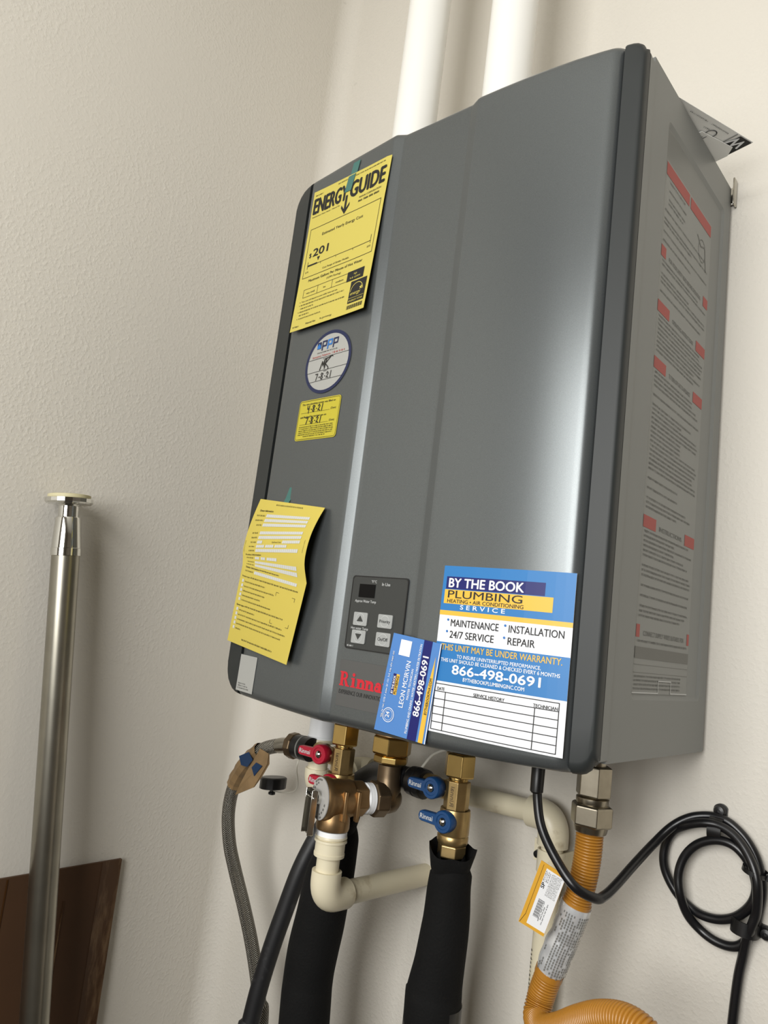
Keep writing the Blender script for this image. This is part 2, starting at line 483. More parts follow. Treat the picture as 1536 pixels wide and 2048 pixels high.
def cover_piece(xs, outer=0, r_edge=0.010, r_corner=0.020, back=-0.2475, side_left=0.0, side_right=0.0):
    """xs: front stations; outer -1/+1 marks a bezel whose outer side wraps back to the case"""
    ts = [0.0, 0.15, 0.4, 0.75, 1.0]
    rows = [(r_edge * (1 - math.cos(math.pi / 2 * (1 - 0)) * 0 - 0), 0)]
    rows = []
    for t in ts:                         # bottom edge, rounded from underside to front
        a = math.pi / 2 * t
        rows.append((r_edge * (1 - math.sin(a)), r_edge * (1 - math.cos(a)), 0))
    for k in range(1, 24): rows.append((0.0, None, k / 24))
    for t in reversed(ts):
        a = math.pi / 2 * t
        rows.append((r_edge * (1 - math.sin(a)), r_edge * (1 - math.cos(a)), 1))
    rings = []
    for dy, dz, z_t in rows:
        ring = []
        st = []
        for x in xs: st.append((x, fy(x)))
        for x, y in st:
            z0 = zb(x); z1 = HH
            if dz is None: z = lerp(z0 + r_edge, z1 - r_edge, z_t)
            elif z_t == 0: z = z0 + dz
            else: z = z1 - dz
            ring.append([x, y + dy, z])
        # outer corner, then the back
        def zz(x):
            z0 = zb(x)
            return lerp(z0 + r_edge, HH - r_edge, z_t) if dz is None else (z0 + dz if z_t == 0 else HH - dz)
        xl, xr = xs[0], xs[-1]
        tail = []
        if outer > 0:
            tail = [(xr + 0.0016, fy(xr) + 0.0016 + dy * 0.8), (xr + 0.0022, fy(xr) + 0.005 + dy * 0.4), (xr + 0.0012, -0.262), (xr + 0.0012, -0.2600), (xr + 0.0, back), (xl, back)]
        elif outer < 0:
            tail = [(xr, back), (xl - 0.0, back), (xl - 0.0012, -0.258), (xl - 0.0022, fy(xl) + 0.005 + dy * 0.4), (xl - 0.0016, fy(xl) + 0.0016 + dy * 0.8)]
        else:
            tail = [(xr, back), (xl, back)]
        for x, y in tail: ring.append([x, y, zz(max(-.236, min(.236, x)))])
        rings.append(ring)
    # round the silhouette corners of the bezels
    if outer:
        xo = xs[-1] if outer > 0 else xs[0]
        for ring in rings:
            for p in ring:
                e = abs(p[0] - xo) if (p[0] - xo) * outer < 0 else 0.0   # distance inwards from the outer edge
                if e < r_corner:
                    cut = r_corner - math.sqrt(max(0.0, r_corner ** 2 - (r_corner - e) ** 2))
                    z0, z1 = zb(p[0]), HH
                    k = (p[2] - z0) / (z1 - z0)
                    p[2] = lerp(z0 + cut, z1 - cut * 0.8, k)
    return MB().loft(rings)

xs_mid = [-.1985, -.1955, -.19, -.18, -.1646, -.145, -.125, -.107, -.089, -.075, -.060, -.0535, -.0480, -.0460, -.0373, -.0357, -.031, .0, .0275, .0515, .0548, .0560, .0660, .0674, .071, .08, .092, .105, .12, .133, .1465, .16, .1718, .184, .195, .2020, .2050, .2075, .2095, .2112, .2127, .2140, .2150]
fp = cover_piece(xs_mid)
# round the long edges beside the seams
fp.v = [(x, y + (0.0022 * max(0, (-.1950 - x) / .0035) ** 2 if x < -.195 else 0) + (0.0050 * max(0, (x - .2040) / .0110) ** 2.2 if x > .2040 else 0), z) if y < -.26 else (x, y, z) for x, y, z in fp.v]
fp.build('front_panel', 'heater_silver', wh, smooth=50)
cover_piece([-.2335, -.2315, -.227, -.219, -.210, -.2035, -.2012], outer=-1, r_corner=0.024).build('side_bezel', 'bezel_grey', wh, smooth=50)
cover_piece([.2178, .2195, .2235, .2275, .2315, .2340], outer=1, r_corner=0.012).build('side_bezel', 'bezel_grey', wh, smooth=50)

# sheet-metal case with a pressed panel in its right side
cs = MB()
X0, X1, Y0, Y1, ZA, ZT = -.2330, .2345, -.2480, -.0100, .0080, HH - .003
ry0, ry1, rz0, rz1 = -.2060, -.0300, .0588, .6105
cs.add([(X0, Y0, ZA), (X0, Y1, ZA), (X0, Y1, ZT), (X0, Y0, ZT), (X1, Y0, ZA), (X1, Y1, ZA), (X1, Y1, ZT), (X1, Y0, ZT)],
       [(0, 1, 2, 3), (0, 4, 5, 1), (3, 2, 6, 7), (1, 5, 6, 2), (0, 3, 7, 4)])
def rr_yz(y0, y1, z0, z1, r, x, n=4):
    out = []
    for cy, cz, a in ((y1 - r, z0 + r, -90), (y1 - r, z1 - r, 0), (y0 + r, z1 - r, 90), (y0 + r, z0 + r, 180)):
        out += [(x, cy + r * math.cos(math.radians(a + 90 * k / n)), cz + r * math.sin(math.radians(a + 90 * k / n))) for k in range(n + 1)]
    return out
o1 = rr_yz(ry0, ry1, rz0, rz1, .006, X1); o2 = rr_yz(ry0 + .004, ry1 - .004, rz0 + .004, rz1 - .004, .004, X1 - .0022)
n5 = 5
cs.loft([o1, o2], False, True)
base = len(cs.v)
cs.add([(X1, Y0, ZA), (X1, Y1, ZA), (X1, Y1, ZT), (X1, Y0, ZT)] + o1, [])
b0 = base; r0 = base + 4
idx = lambda c: [r0 + c * 5 + k for k in range(5)]
# corner order in o1: lower back, upper back, upper front, lower front
LB, UB, UF, LF = idx(0), idx(1), idx(2), idx(3)
cs.f += [tuple([b0 + 0, b0 + 1] + [LB[0]] + [LF[4]]), tuple([b0 + 1] + [b0 + 2] + [UB[0], LB[4]]), tuple([b0 + 2, b0 + 3, UF[0], UB[4]]), tuple([b0 + 3, b0 + 0, LF[0], UF[4]]),
         tuple([b0 + 1] + LB[::-1]), tuple([b0 + 2] + UB[::-1]), tuple([b0 + 3] + UF[::-1]), tuple([b0 + 0] + LF[::-1])]
cs.build('case', 'case_grey', wh, smooth=25)
MB().box(-.2005, .2170, -.268, -.250, .012, HH - .012).build('seam_backing', 'gap_black', wh)
# inner lip of the cover seen along the right side
MB().box(.2325, .2352, -.2615, -.2460, .010, HH - .010).build('side_lip', 'case_grey', wh, bevel=.0008)

# wall bracket with the tab at the upper right corner
br = MB().box(-.20, .20, -.010, 0.0, .615, .655)
br.box(.20, .2385, -.0045, -.0020, .632, .654).box(.2365, .2388, -.0125, -.0020, .628, .662)
br.build('mounting_bracket', 'nickel', wh, bevel=.0012)
MB().lathe([(.006, 0), (.006, .004), (.004, .005)], (.17, -.04, .0035), (0, 0, 1), 16).build('drain_plug', 'plastic_black', wh)

def fmap(x0, z0, rot=0.0, off=0.0004):
    """sheet coordinates on the heater's front, lower left corner at (x0, z0)"""
    c, s = math.cos(rot), math.sin(rot)
    def m(u, v, lift):
        x = x0 + u * c - v * s; z = z0 + u * s + v * c
        return (x, fy(x) - off - lift, z)
    return m

# control panel
cp = MB()
CW, CH = .0722, .0722
out = rrect(CW, CH, .0035)
cm = fmap(-.0268, .0700, 0, 0)
o0 = [(u - .0006 if u < CW / 2 else u + .0006, v - .0006 if v < CH / 2 else v + .0006) for u, v in out]
cpan = slab(cm, CW, CH, 1, 1, .0012, out).build('control_panel', 'panel_dark', wh, smooth=30)
rimb = MB()
for sgn, mname in ((0, 'chrome'),):
    R = [[cm(u, v, .0002) for u, v in o0], [cm(u, v, .0014) for u, v in o0], [cm(u * .985 + CW * .0075, v * .985 + CH * .0075, .0014) for u, v in out], [cm(u * .985 + CW * .0075, v * .985 + CH * .0075, .0010) for u, v in out]]
    rimb.loft(R, False, False)
rimb.build('panel_rim', 'plastic_black', cpan)
Ink(cm, .0016).rect(.0101, .0315, .0512, .0645).build('display', 'display_black', cpan)
for (u0, v0) in ((.0080, .0232), (.0082, .0056), (.0405, .0234), (.0405, .0060)):
    bm_ = lambda u, v, l, u0=u0, v0=v0: cm(u0 + u, v0 + v, .0012 + l)
    slab(bm_, .0182, .0130, 1, 1, .0012, rrect(.0182, .0130, .0012)).build('button', 'button_grey', cpan)
    k = Ink(cm, .0026); k.ring(u0 + .0091, v0 + .0065, .0052, .0055, ky=1.0); k.build('button_ring', 'ink_pale', cpan)
ik = Ink(cm, .0027)
ik.poly([(.0128, .0272), (.0212, .0272), (.0170, .0330)], [(0, 1, 2)]); ik.poly([(.0130, .0150), (.0214, .0150), (.0172, .0092)], [(0, 1, 2)])
ik.text('Priority', .0496, .0283, .0030, .0135, 'c', .012).text('On/Off', .0496, .0110, .0032, .0125, 'c', .012)
ik.build('button_lettering', 'panel_dark', cpan)
ik = Ink(cm, .0016)
ik.text('\u00b0F/\u00b0C', .0290, .0662, .0026, .007, 'c').text('In Use', .0450, .0640, .0030, .0105, 'c')
ik.text('Approx Water Temp', .0205, .0462, .0026, .028, 'c').text('Hot water Temp', .0170, .0192, .0024, .023, 'c').words(.0030, .0130, .0018, .0014, rng)
ik.build('panel_lettering', 'ink_pale', cpan)

# brand plate
pm = fmap(-.0305, .0130)
pl = slab(pm, .0640, .0450, 8, 1).build('brand_plate', 'plate_grey', wh, smooth=None)
ik = Ink(pm, .0006)
H_ = .0140; SW = .0036; SR = .0013
def stem(u, v0, v1, serif_l=1, serif_r=1, top=True, bot=True):
    ik.rect(u, u + SW, v0, v1, 1, 1)
    if bot: ik.rect(u - .0013 * serif_l, u + SW + .0013 * serif_r, v0, v0 + SR, 1, 1)
    if top: ik.rect(u - .0013 * serif_l, u + SW, v1 - SR, v1, 1, 1)
bz = .0195
u = .0035
stem(u, bz, bz + H_)                                             # R
ik.ring(u + .0052, bz + .0100, .0018, .0042, 14, -math.pi / 2, math.pi / 2, .96); ik.rect(u + SW - .0002, u + .0054, bz + .0122, bz + H_, 1, 1); ik.rect(u + SW - .0002, u + .0054, bz + .0060, bz + .0078, 1, 1)
ik.poly([(u + .0048, bz + .0066), (u + .0078, bz + .0066), (u + .0116, bz), (u + .0074, bz)], [(0, 1, 2, 3)]); ik.rect(u + .0074, u + .0126, bz, bz + SR, 1, 1)
u = .0190
stem(u, bz, bz + .0092); ik.disc(u + .0018, bz + .0122, .0019, .0017)
for u in (.0262, .0376):                                          # n n
    stem(u, bz, bz + .0092); stem(u + .0062, bz, bz + .0066, 1, 1, False)
    ik.ring(u + .0054, bz + .0050, .0014, .0044, 12, 0, math.pi * .82, .95)
u = .0490                                                         # a
ik.ring(u + .0034, bz + .0033, .0010, .0036, 22, 0, 2 * math.pi, .92)
ik.rect(u + .0046, u + .0046 + SW, bz, bz + .0066, 1, 1); ik.ring(u + .0044, bz + .0056, .0016, .0038, 12, 0, math.pi * .9, .95); ik.rect(u + .0046, u + .0098, bz, bz + SR, 1, 1)
u = .0598
stem(u, bz, bz + .0092, 1, .3); ik.disc(u + .0018, bz + .0122, .0019, .0017)
ik.build('brand_lettering', 'brand_red', pl)
Ink(pm, .0006).text('EXPERIENCE OUR INNOVATION', .0030, .0120, .0040, .0585, 'l', 0.0).build('motto_lettering', 'ink_black', pl)

# service sticker
SWD, SHT = .1235, .1466
sm = fmap(.0895, .0097, 0)
ss = put(slab(sm, SWD, SHT, 24, 1).build('service_sticker', 'gloss_white', wh, smooth=None), 'glossy blue and white plumbing service sticker with empty history table')
vy = lambda f: SHT * (1 - f)
k = Ink(sm, .0005); k.rect(0, SWD, vy(.275), SHT); k.rect(0, SWD, vy(.700), vy(.466)); k.build('blue_band', 'gloss_blue', ss)
k = Ink(sm, .0006); k.rect(.0038, SWD * .80, vy(.142), vy(.066)); k.build('navy_bar', 'navy', ss)
k = Ink(sm, .0006); k.rect(.0030, SWD * .86, vy(.232), vy(.146)); k.rect(0, SWD, vy(.303), vy(.275)); k.build('gold_bar', 'gold', ss)
k = Ink(sm, .0008)
k.text('BY THE BOOK', .0068, vy(.131), .0080, .0735, 'l', .03)
k.text('S E R V I C E', .0430, vy(.262), .0038, .0440, 'c', .02)
k.text('TO INSURE UNINTERRUPTED PERFORMANCE,', SWD * .5, vy(.553), .0030, .078, 'c', .008)
k.text('THIS UNIT SHOULD BE CLEANED & CHECKED EVERY 6 MONTHS', SWD * .5, vy(.582), .0031, .110, 'c', .012)
k.text('866-498-0691', SWD * .49, vy(.648), .0078, .0820, 'c', .03)
k.text('BYTHEBOOKPLUMBINGINC.COM', SWD * .485, vy(.682), .0031, .0570, 'c', .014)
k.build('white_lettering', 'ink_white', ss)
k = Ink(sm, .0008)
k.text('PLUMBING', .0068, vy(.196), .0066, .0730, 'l', .008)
k.text('HEATING \u2022 AIR CONDITIONING', .0068, vy(.226), .0032, .0745, 'l', .012)
k.text('MAINTENANCE', .0130, vy(.367), .0062, .0475, 'l', .010).text('INSTALLATION', .0700, vy(.367), .0062, .0475, 'l', .010)
k.text('24/7 SERVICE', .0130, vy(.437), .0062, .0440, 'l', .010).text('REPAIR', .0700, vy(.437), .0062, .0240, 'l', .010)
k.text('DATE', .0062, vy(.754), .0027, .0075, 'l', .02).text('SERVICE HISTORY', .0575, vy(.757), .0027, .0290, 'c', .02).text('TECHNICIAN', .1070, vy(.757), .0027, .0200, 'c', .02)
T0, T1 = .0035, SWD - .0055
rows = [vy(.716 + i * (.985 - .716) / 6) for i in range(7)]
for r_ in rows: k.line([(T0, r_), (T1, r_)], .0007)
for c_ in (T0, T1): k.line([(c_, rows[0]), (c_, rows[-1])], .0007)
for c_ in (.0150, .0985): k.line([(c_, rows[1]), (c_, rows[-1])], .0007)
k.build('black_lettering', 'ink_black', ss)
k = Ink(sm, .0008); k.text('THIS UNIT MAY BE UNDER WARRANTY.', SWD * .5, vy(.513), .0054, .112, 'c', .010); k.build('gold_lettering', 'gold', ss)
k = Ink(sm, .0008)
for u, v in ((.0098, .330), (.0665, .330), (.0098, .400), (.0665, .400)): k.disc(u, vy(v), .0011, .0011, 12)
k.build('bullet_dots', 'ink_blue', ss)

# oval inspection sticker
ov = fmap(-.1123, .3864)
ell = [(.0408 * math.cos(2 * math.pi * i / 48), .0378 * math.sin(2 * math.pi * i / 48)) for i in range(48)]
os_ = put(slab(ov, 1, 1, 1, 1, .0003, ell).build('oval_sticker', 'sticker_white', wh, smooth=None), 'round white inspection sticker with navy rim, dated by hand')
k = Ink(ov, .0005); k.ring(0, 0, .0368, .0410, 48, ky=.927); k.build('navy_rim', 'navy_rim', os_)
k = Ink(ov, .0006)
k.line([(-.0360, .0065), (.0360, .0065)], .0005).line([(-.0365, -.0095), (.0365, -.0095)], .0005).line([(-.0300, -.0215), (.0300, -.0215)], .0005)
k.words(-.0210, .0160, .0128, .0012, rng); k.words(-.0085, .0040, .0040, .0011, rng); k.words(-.0050, .0020, -.0116, .0011, rng)
k.build('rule_lines', 'ink_black', os_)
k = Ink(ov, .0006); k.text('Emergency Telephone', -.0290, .0083, .0022, .0330, 'l', .01); k.words(.0065, .0290, .0083, .0020, rng, 1.0, 1.2, 2.2); k.build('red_lettering', 'ink_red', os_)
def P_letter(k, u, v, s):
    k.line([(u, v), (u + .0028 * s * .2, v + .0095 * s), (u + .0072 * s, v + .0095 * s), (u + .0066 * s, v + .0042 * s), (u + .0012 * s, v + .0042 * s)], .0019 * s)
k = Ink(ov, .0006); P_letter(k, -.0130, .0165, 1.05); P_letter(k, .0070, .0165, 1.05); k.rect(-.0225, -.0152, .0185, .0268); k.build('logo_navy', 'navy_rim', os_)
k = Ink(ov, .0008); P_letter(k, -.0030, .0165, 1.05); k.poly([(-.0222, .0186), (-.0156, .0186), (-.0156, .0220), (-.0189, .0250), (-.0222, .0220)], [(0, 1, 2, 3, 4)]); k.build('logo_blue', 'ink_blue', os_)
k = Ink(ov, .0009)
k.line([(-.0120, -.0085), (-.0085, .0012), (-.0070, -.0040), (-.0045, .0030), (-.0042, -.0060)], .0013).line([(-.0010, .0045), (-.0038, -.0080)], .0013).line([(.0095, .0050), (.0070, .0060), (-.0028, -.0020), (.0030, -.0075), (.0028, -.0098)], .0012).line([(-.0042, .0030), (.0080, .0062)], .0010)
def digits(k, txt, u, v, s, wd):
    G = {'7': [[(0, 1), (.55, 1.0), (.2, 0)]], '8': [[(.5, .85), (.2, 1), (.08, .78), (.5, .3), (.38, 0), (.1, .08), (.15, .4), (.55, .8), (.5, .92)]],
         '-': [[(.1, .4), (.45, .42)]], '.': [[(.2, .42), (.32, .40)]], '2': [[(.05, .75), (.3, 1), (.5, .75), (.1, .1), (.3, .2), (.6, 0)]],
         '1': [[(.32, 1.05), (.22, -.05)]], '4': [[(.05, 1), (.1, .5), (.5, .58)], [(.5, 1), (.38, -.15)]]}
    for ch in txt:
        for st in G[ch]: k.line([(u + a * s, v + b * s) for a, b in st], wd)
        u += s * (.52 if ch in '-.1' else .78)
digits(k, '7-8.21', -.0185, -.0205, .0076, .0010)
k.build('handwriting', 'marker', os_)

# small yellow date sticker
DW, DH = .0755, .0485
dm = fmap(-.1552, .2955, -.03)
ds = put(slab(dm, DW, DH, 1, 1, .0003, rrect(DW, DH, .004)).build('date_sticker', 'sticker_yellow', wh, smooth=None), 'small yellow sticker with two handwritten dates')
k = Ink(dm, .0005)
k.line([(u * .965 + DW * .0175, v * .945 + DH * .0275) for u, v in rrect(DW, DH, .003) + [rrect(DW, DH, .003)[0]]], .0004)
k.text('This new plumbing system was filled on', .0055, .0424, .0022, .0610, 'l', .014).text('and flushed for normal use on', .0055, .0270, .0022, .0480, 'l', .014)
k.line([(.0055, .0330), (.0580, .0330)], .0003).line([(.0055, .0190), (.0580, .0190)], .0003)
k.text('(Date)', .0690, .0335, .0022, .0090, 'r', .012).text('(Date)', .0690, .0195, .0022, .0090, 'r', .012)
for i in range(6): k.words(.0055 + (.01 if i == 5 else 0), .0700 - (.012 if i == 5 else 0), .0155 - i * .0023, .0011, rng)
k.build('lettering', 'ink_black', ds)
k = Ink(dm, .0008); digits(k, '4.8.21', .0165, .0335, .0076, .0011); digits(k, '7.8.21', .0165, .0192, .0076, .0011); k.build('handwriting', 'marker', ds)

# white code sticker at the lower left (its code is left blank)
qm = fmap(-.2000, .0034, -.02)
qs = put(slab(qm, .0335, .0408, 5, 1).build('code_sticker', 'sticker_white', wh, smooth=None), 'small blank white sticker in the lower left corner')
k = Ink(qm, .0005)
for i, e in enumerate((.55, .75, .85)): k.words(.0030, .0300, .0078 - i * .0026, .0012, rng, e)
k.build('lettering', 'ink_grey', qs)

# warning label on the right side
def wmap(u, v, lift):                    # u runs from front to back
    return (X1 - .0022 + .0003 + lift, -.2020 + u, .0640 + v)
LW, LH = .1365, .5085
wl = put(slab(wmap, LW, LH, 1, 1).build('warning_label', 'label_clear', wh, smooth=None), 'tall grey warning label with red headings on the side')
k = Ink(wmap, .0005)
f = lambda t: LH * (1 - t)
def red(*a): Ink(wmap, .0005).rect(*a).build('red_heading', 'ink_red', wl)
red(.002, .066, f(.030), f(.004)); red(.070, LW - .002, f(.030), f(.004))
heads = [(.175, .012, .014, .45), (.285, .030, .028, .35), (.395, .030, .028, .62), (.690, .030, .028, .42), (.882, .008, .006, .9)]
for t, a, b_, wd in heads:
    red(.001, .001 + a, f(t + .022), f(t)); red(LW - .001 - b_, LW - .001, f(t + .022), f(t))
    k.text({.175: 'FOR YOUR SAFETY READ BEFORE OPERATING', .285: 'OPERATING INSTRUCTIONS', .395: 'TO TURN OFF GAS TO APPLIANCE', .690: 'INSTRUCTIONS', .882: 'CONNECT SUPPLY WIRES SUITABLE FOR'}[t], LW / 2 - (b_ - a) / 2, f(t + .018), .0042, LW * (.86 - (a + b_) / LW), 'c', .01)
t = .040
R2 = random.Random(7)
while t < .915:
    near = [h for h in heads if h[0] - .010 < t < h[0] + .027]
    if near: t = near[0][0] + .030; continue
    e = R2.choice((.98, .95, .9, .98, .6, .8))
    if t < .17:
        if t < .10: k.words(.012, .062, f(t), .0017, R2, e, 2, 9)
        else: k.words(.004, LW - .004, f(t), .0017, R2, e, 2, 9)
    else: k.words(.005, LW - .004, f(t), .0017, R2, e, 2, 9)
    t += R2.choice((.0085, .0085, .0085, .0085, .018))
k.rect(.001, LW - .001, f(.940), f(.920))
for v in (.9505, .964): k.line([(.001, f(v)), (LW - .001, f(v))], .0004)
k.ring(.110, f(.085), .010, .0108, 20, ky=1.2); k.line([(.095, f(.062)), (.106, f(.078)), (.118, f(.070)), (.124, f(.12))], .0016)
for i in range(4): k.words(.003, LW - .006, f(.972 + i * .007), .0015, R2, .9, 2, 8)
k.build('lettering', 'ink_grey', wl)
k = Ink(wmap, .0007); k.line([(0, .001), (.060, .001), (.060, .012), (.092, .012), (.092, .001), (LW, .001)], .0010); k.build('pale_outline', 'ink_pale', wl)

# ------------------------------------------------------------------ papers hanging on the heater
def quad_map(bl, br, tl, tr, w, h, yfn):
    def m(u, v, lift):
        a, b = u / w, v / h
        x = lerp(lerp(bl[0], br[0], a), lerp(tl[0], tr[0], a), b); z = lerp(lerp(bl[1], br[1], a), lerp(tl[1], tr[1], a), b)
        return (x, yfn(x, a, b) - lift, z)
    return m
EW, EH = .140, .189
em = quad_map((-.1912, .4371), (-.0517, .4340), (-.1856, .6260), (-.0451, .6208), EW, EH,
              lambda x, a, b: fy(x) - .0012 - .0045 * (1 - b) ** 2 - .0030 * a ** 3 * (1 - b * .6) - .002 * (1 - a) ** 3 * b)
eg = thing('energy_guide_sheet', (-.118, fy(-.118), .434), 'yellow energy cost sheet taped to the upper left of the heater', 'paper sheet')
slab(em, EW, EH, 20, 20, .0002).build('sheet', 'paper_yellow', eg, smooth=60)
k = Ink(em, .0005); u_ = EW / 100; v_ = EH / 100
k.words(3 * u_, 14 * u_, 96.2 * v_, .0013, rng); k.words(34 * u_, 95 * u_, 97.3 * v_, .0013, rng)
k.text('ENERGY', 3 * u_, 83.2 * v_, .0205, 46 * u_, 'l', .040).text('GUIDE', 53 * u_, 83.2 * v_, .0205, 43 * u_, 'l', .040)
k.rect(47.6 * u_, 50.2 * u_, 75.5 * v_, 86 * v_); k.poly([(43.5 * u_, 78 * v_), (48.9 * u_, 73 * v_), (54.3 * u_, 78 * v_), (54.3 * u_, 80.2 * v_), (48.9 * u_, 75.6 * v_), (43.5 * u_, 80.2 * v_)], [(0, 1, 4, 5), (1, 2, 3, 4)])
k.text('RINNAI CORPORATION', 80 * u_, 79.6 * v_, .0022, 27 * u_, 'c', .008).words(66 * u_, 93 * u_, 77 * v_, .0022, rng)
k.text('Instantaneous Water Heater - Natural Gas', 3 * u_, 80.5 * v_, .0017, 38 * u_, 'l', .01)
k.frame(4 * u_, 96 * u_, 37 * v_, 72 * v_, .0006)
k.text('Estimated Yearly Energy Cost', 49 * u_, 64.5 * v_, .0036, 54 * u_, 'c', .008)
k.text('$', 8.5 * u_, 51 * v_, .0058, None, 'l', .03).text('201', 13.5 * u_, 51 * v_, .0100, 21 * u_, 'l', .035)
k.line([(8.5 * u_, 45 * v_), (92 * u_, 45 * v_)], .0006); k.rect(8.5 * u_, 22 * u_, 44.6 * v_, 45.7 * v_)
k.line([(8.5 * u_, 43 * v_), (8.5 * u_, 48 * v_)], .0006).line([(92 * u_, 43.5 * v_), (92 * u_, 49 * v_)], .0006)
for t in (27, 48, 70): k.line([(t * u_, 45 * v_), (t * u_, 43.8 * v_)], .0005)
k.poly([(20.5 * u_, 49.6 * v_), (24.5 * u_, 49.6 * v_), (22.5 * u_, 46.8 * v_)], [(0, 1, 2)])
k.text('$195', 9 * u_, 40.2 * v_, .0021, None, 'c').text('$250', 91 * u_, 41 * v_, .0021, None, 'c')
k.text('Cost Range of Similar Models', 49 * u_, 39 * v_, .0022, 35 * u_, 'c', .008)
k.text('Maximum Gallons Per Minute of Hot Water', 50 * u_, 33 * v_, .0032, 72 * u_, 'c', .012).text('(GPM Rating)', 50 * u_, 30.2 * v_, .0024, 19 * u_, 'c')
k.frame(10 * u_, 70 * u_, 22.5 * v_, 28 * v_, .0005).line([(30 * u_, 22.5 * v_), (30 * u_, 28 * v_)], .0005).line([(50 * u_, 22.5 * v_), (50 * u_, 28 * v_)], .0005)
k.rect(70 * u_, 91 * u_, 22 * v_, 28.6 * v_)
k.text('very small', 20 * u_, 24.5 * v_, .0022, 12 * u_, 'c', .01).text('low', 40 * u_, 24.5 * v_, .0022, None, 'c', .01).text('medium', 60 * u_, 24.5 * v_, .0022, 10 * u_, 'c', .01)
for i, e in enumerate((.88, .95, .3, .98, .22, .5)):
    v = (19.2 - i * 2.35) * v_
    if i not in (2, 4): k.disc(7.5 * u_, v + .0008, .0006, .0006, 8)
    if i == 0: k.text('Your cost will depend on your utility rates and use.', 9.5 * u_, v, .0018, 50 * u_, 'l', .014)
    else: k.words(9.5 * u_, 72 * u_, v, .0014, rng, e, 1.5, 4)
k.words(3 * u_, 13 * u_, 2.2 * v_, .0015, rng); k.text('Natural Gas', 22 * u_, 2.4 * v_, .0022, 14 * u_, 'l', .014).text('ftc.gov/energy', 42 * u_, 2.6 * v_, .0022, 16 * u_, 'l')
k.rect(77 * u_, 97 * u_, 6.5 * v_, 21.0 * v_)
for i in range(22): k.rect((77 + i * .92) * u_, (77 + i * .92 + (.55 if i % 3 else .3)) * u_, 2.6 * v_, 5.2 * v_)
k.build('black_lettering', 'ink_black', eg)
k = Ink(em, .0008)
k.ring(86 * u_, 13.0 * v_, .0108, .0115, 24, .15, math.pi * .95, 1.05)
star = [(lerp(.0012, .0034, (i + 1) % 2) * math.sin(math.pi * i / 5), lerp(.0012, .0034, (i + 1) % 2) * math.cos(math.pi * i / 5)) for i in range(10)]
k.poly([(91.5 * u_ + a, 15.0 * v_ + b) for a, b in star] + [(91.5 * u_, 15 * v_)], [(i, (i + 1) % 10, 10) for i in range(10)])
k.text('energy', 78.8 * u_, 11.6 * v_, .0042, 13 * u_, 'l', 0, .35).text('ENERGY STAR', 87 * u_, 7.3 * v_, .0021, 17.5 * u_, 'c', .01)
k.line([(77.5 * u_, 9.6 * v_), (96.5 * u_, 9.6 * v_)], .0004)
k.text('high', 80.5 * u_, 25.6 * v_, .0024, None, 'c').text('9.8 GPM', 80.5 * u_, 23.2 * v_, .0020, 13 * u_, 'c')
k.build('logo_lettering', 'paper_yellow', eg)
tm = lambda u, v, l: (lambda p: (p[0], p[1] - .0008, p[2]))(em(.063 + u + v * .20, EH - .022 + v, l)) if v < .022 else (lambda x: (x, fy(x) - .0008 - l, .6215 + (v - .022) * .98))(em(.063 + u + v * .20, EH, 0)[0])
slab(tm, .012, .040, 2, 10, .0002).build('tape', 'tape_green', eg, smooth=None)

# curled registration form
FL = [(-.1995, -.2855, .2275), (-.209, -.2850, .2070), (-.216, -.2850, .1855), (-.217, -.2865, .1660), (-.2155, -.2860, .1555), (-.213, -.2870, .1475), (-.229, -.2800, .0570)]
FR = [(-.076, -.2960, .2125), (-.079, -.3010, .1985), (-.082, -.3050, .1825), (-.084, -.3070, .1650), (-.085, -.3060, .1490), (-.081, -.3030, .1300), (-.100, -.2980, .0430)]
FK = [0, .105, .216, .324, .40, .48, 1.0]
FW, FH = .131, .174
def edge_pt(E_, t):
    for i in range(len(FK) - 1):
        if t <= FK[i + 1] or i == len(FK) - 2:
            q = (t - FK[i]) / (FK[i + 1] - FK[i]); b, c = Vector(E_[i]), Vector(E_[i + 1])
            if i >= 5: return b.lerp(c, q)
            a = Vector(E_[i - 1]) if i else 2 * b - c; d = Vector(E_[i + 2]) if i < 4 else 2 * c - b
            return 0.5 * ((2 * b) + (c - a) * q + (2 * a - 5 * b + 4 * c - d) * q * q + (3 * b - a - 3 * c + d) * q ** 3)
def gm(u, v, lift):
    t = 1 - v / FH
    p = edge_pt(FL, t).lerp(edge_pt(FR, t), u / FW)
    return (p.x, p.y - lift, p.z)
rf = thing('registration_form', (-.16, -.29, .045), 'curled yellow registration form taped to the lower left of the heater', 'paper form')
slab(gm, FW, FH, 10, 50, .0002).build('sheet', 'form_yellow', rf, smooth=60)
kw = Ink(gm, .0005); kb = Ink(gm, .0006); kd = Ink(gm, .0007)
fu, fv = FW / 100, FH / 100
def field(u0, u1, v, n):
    kw.rect(u0 * fu, u1 * fu, v * fv, (v + 2.0) * fv, n, 1)
    for i in range(1, n): kd.line([(lerp(u0, u1, i / n) * fu, v * fv), (lerp(u0, u1, i / n) * fu, (v + 2.0) * fv)], .00022)
kb.text('Owner Information', 8 * fu, 92.5 * fv, .0022, 22 * fu, 'l', .014)
kb.words(30 * fu, 72 * fu, 97 * fv, .0014, rng, 1.0, 1.2, 2.5)
for v, lab in ((89, 1), (86, 1), (83, 1), (77.8, 1), (74.8, 1), (65.9, 1), (56.5, 1), (53.6, 1), (48, 1)): field(22, 88, v, 22)
for v in (89, 86, 83, 77.8, 74.8, 71.8, 68.9, 65.9, 60.1, 56.5, 53.6, 48): kb.words(rng.uniform(6, 12) * fu, 20 * fu, (v + .5) * fv, .0013, rng, 1.0, 1.5, 4)
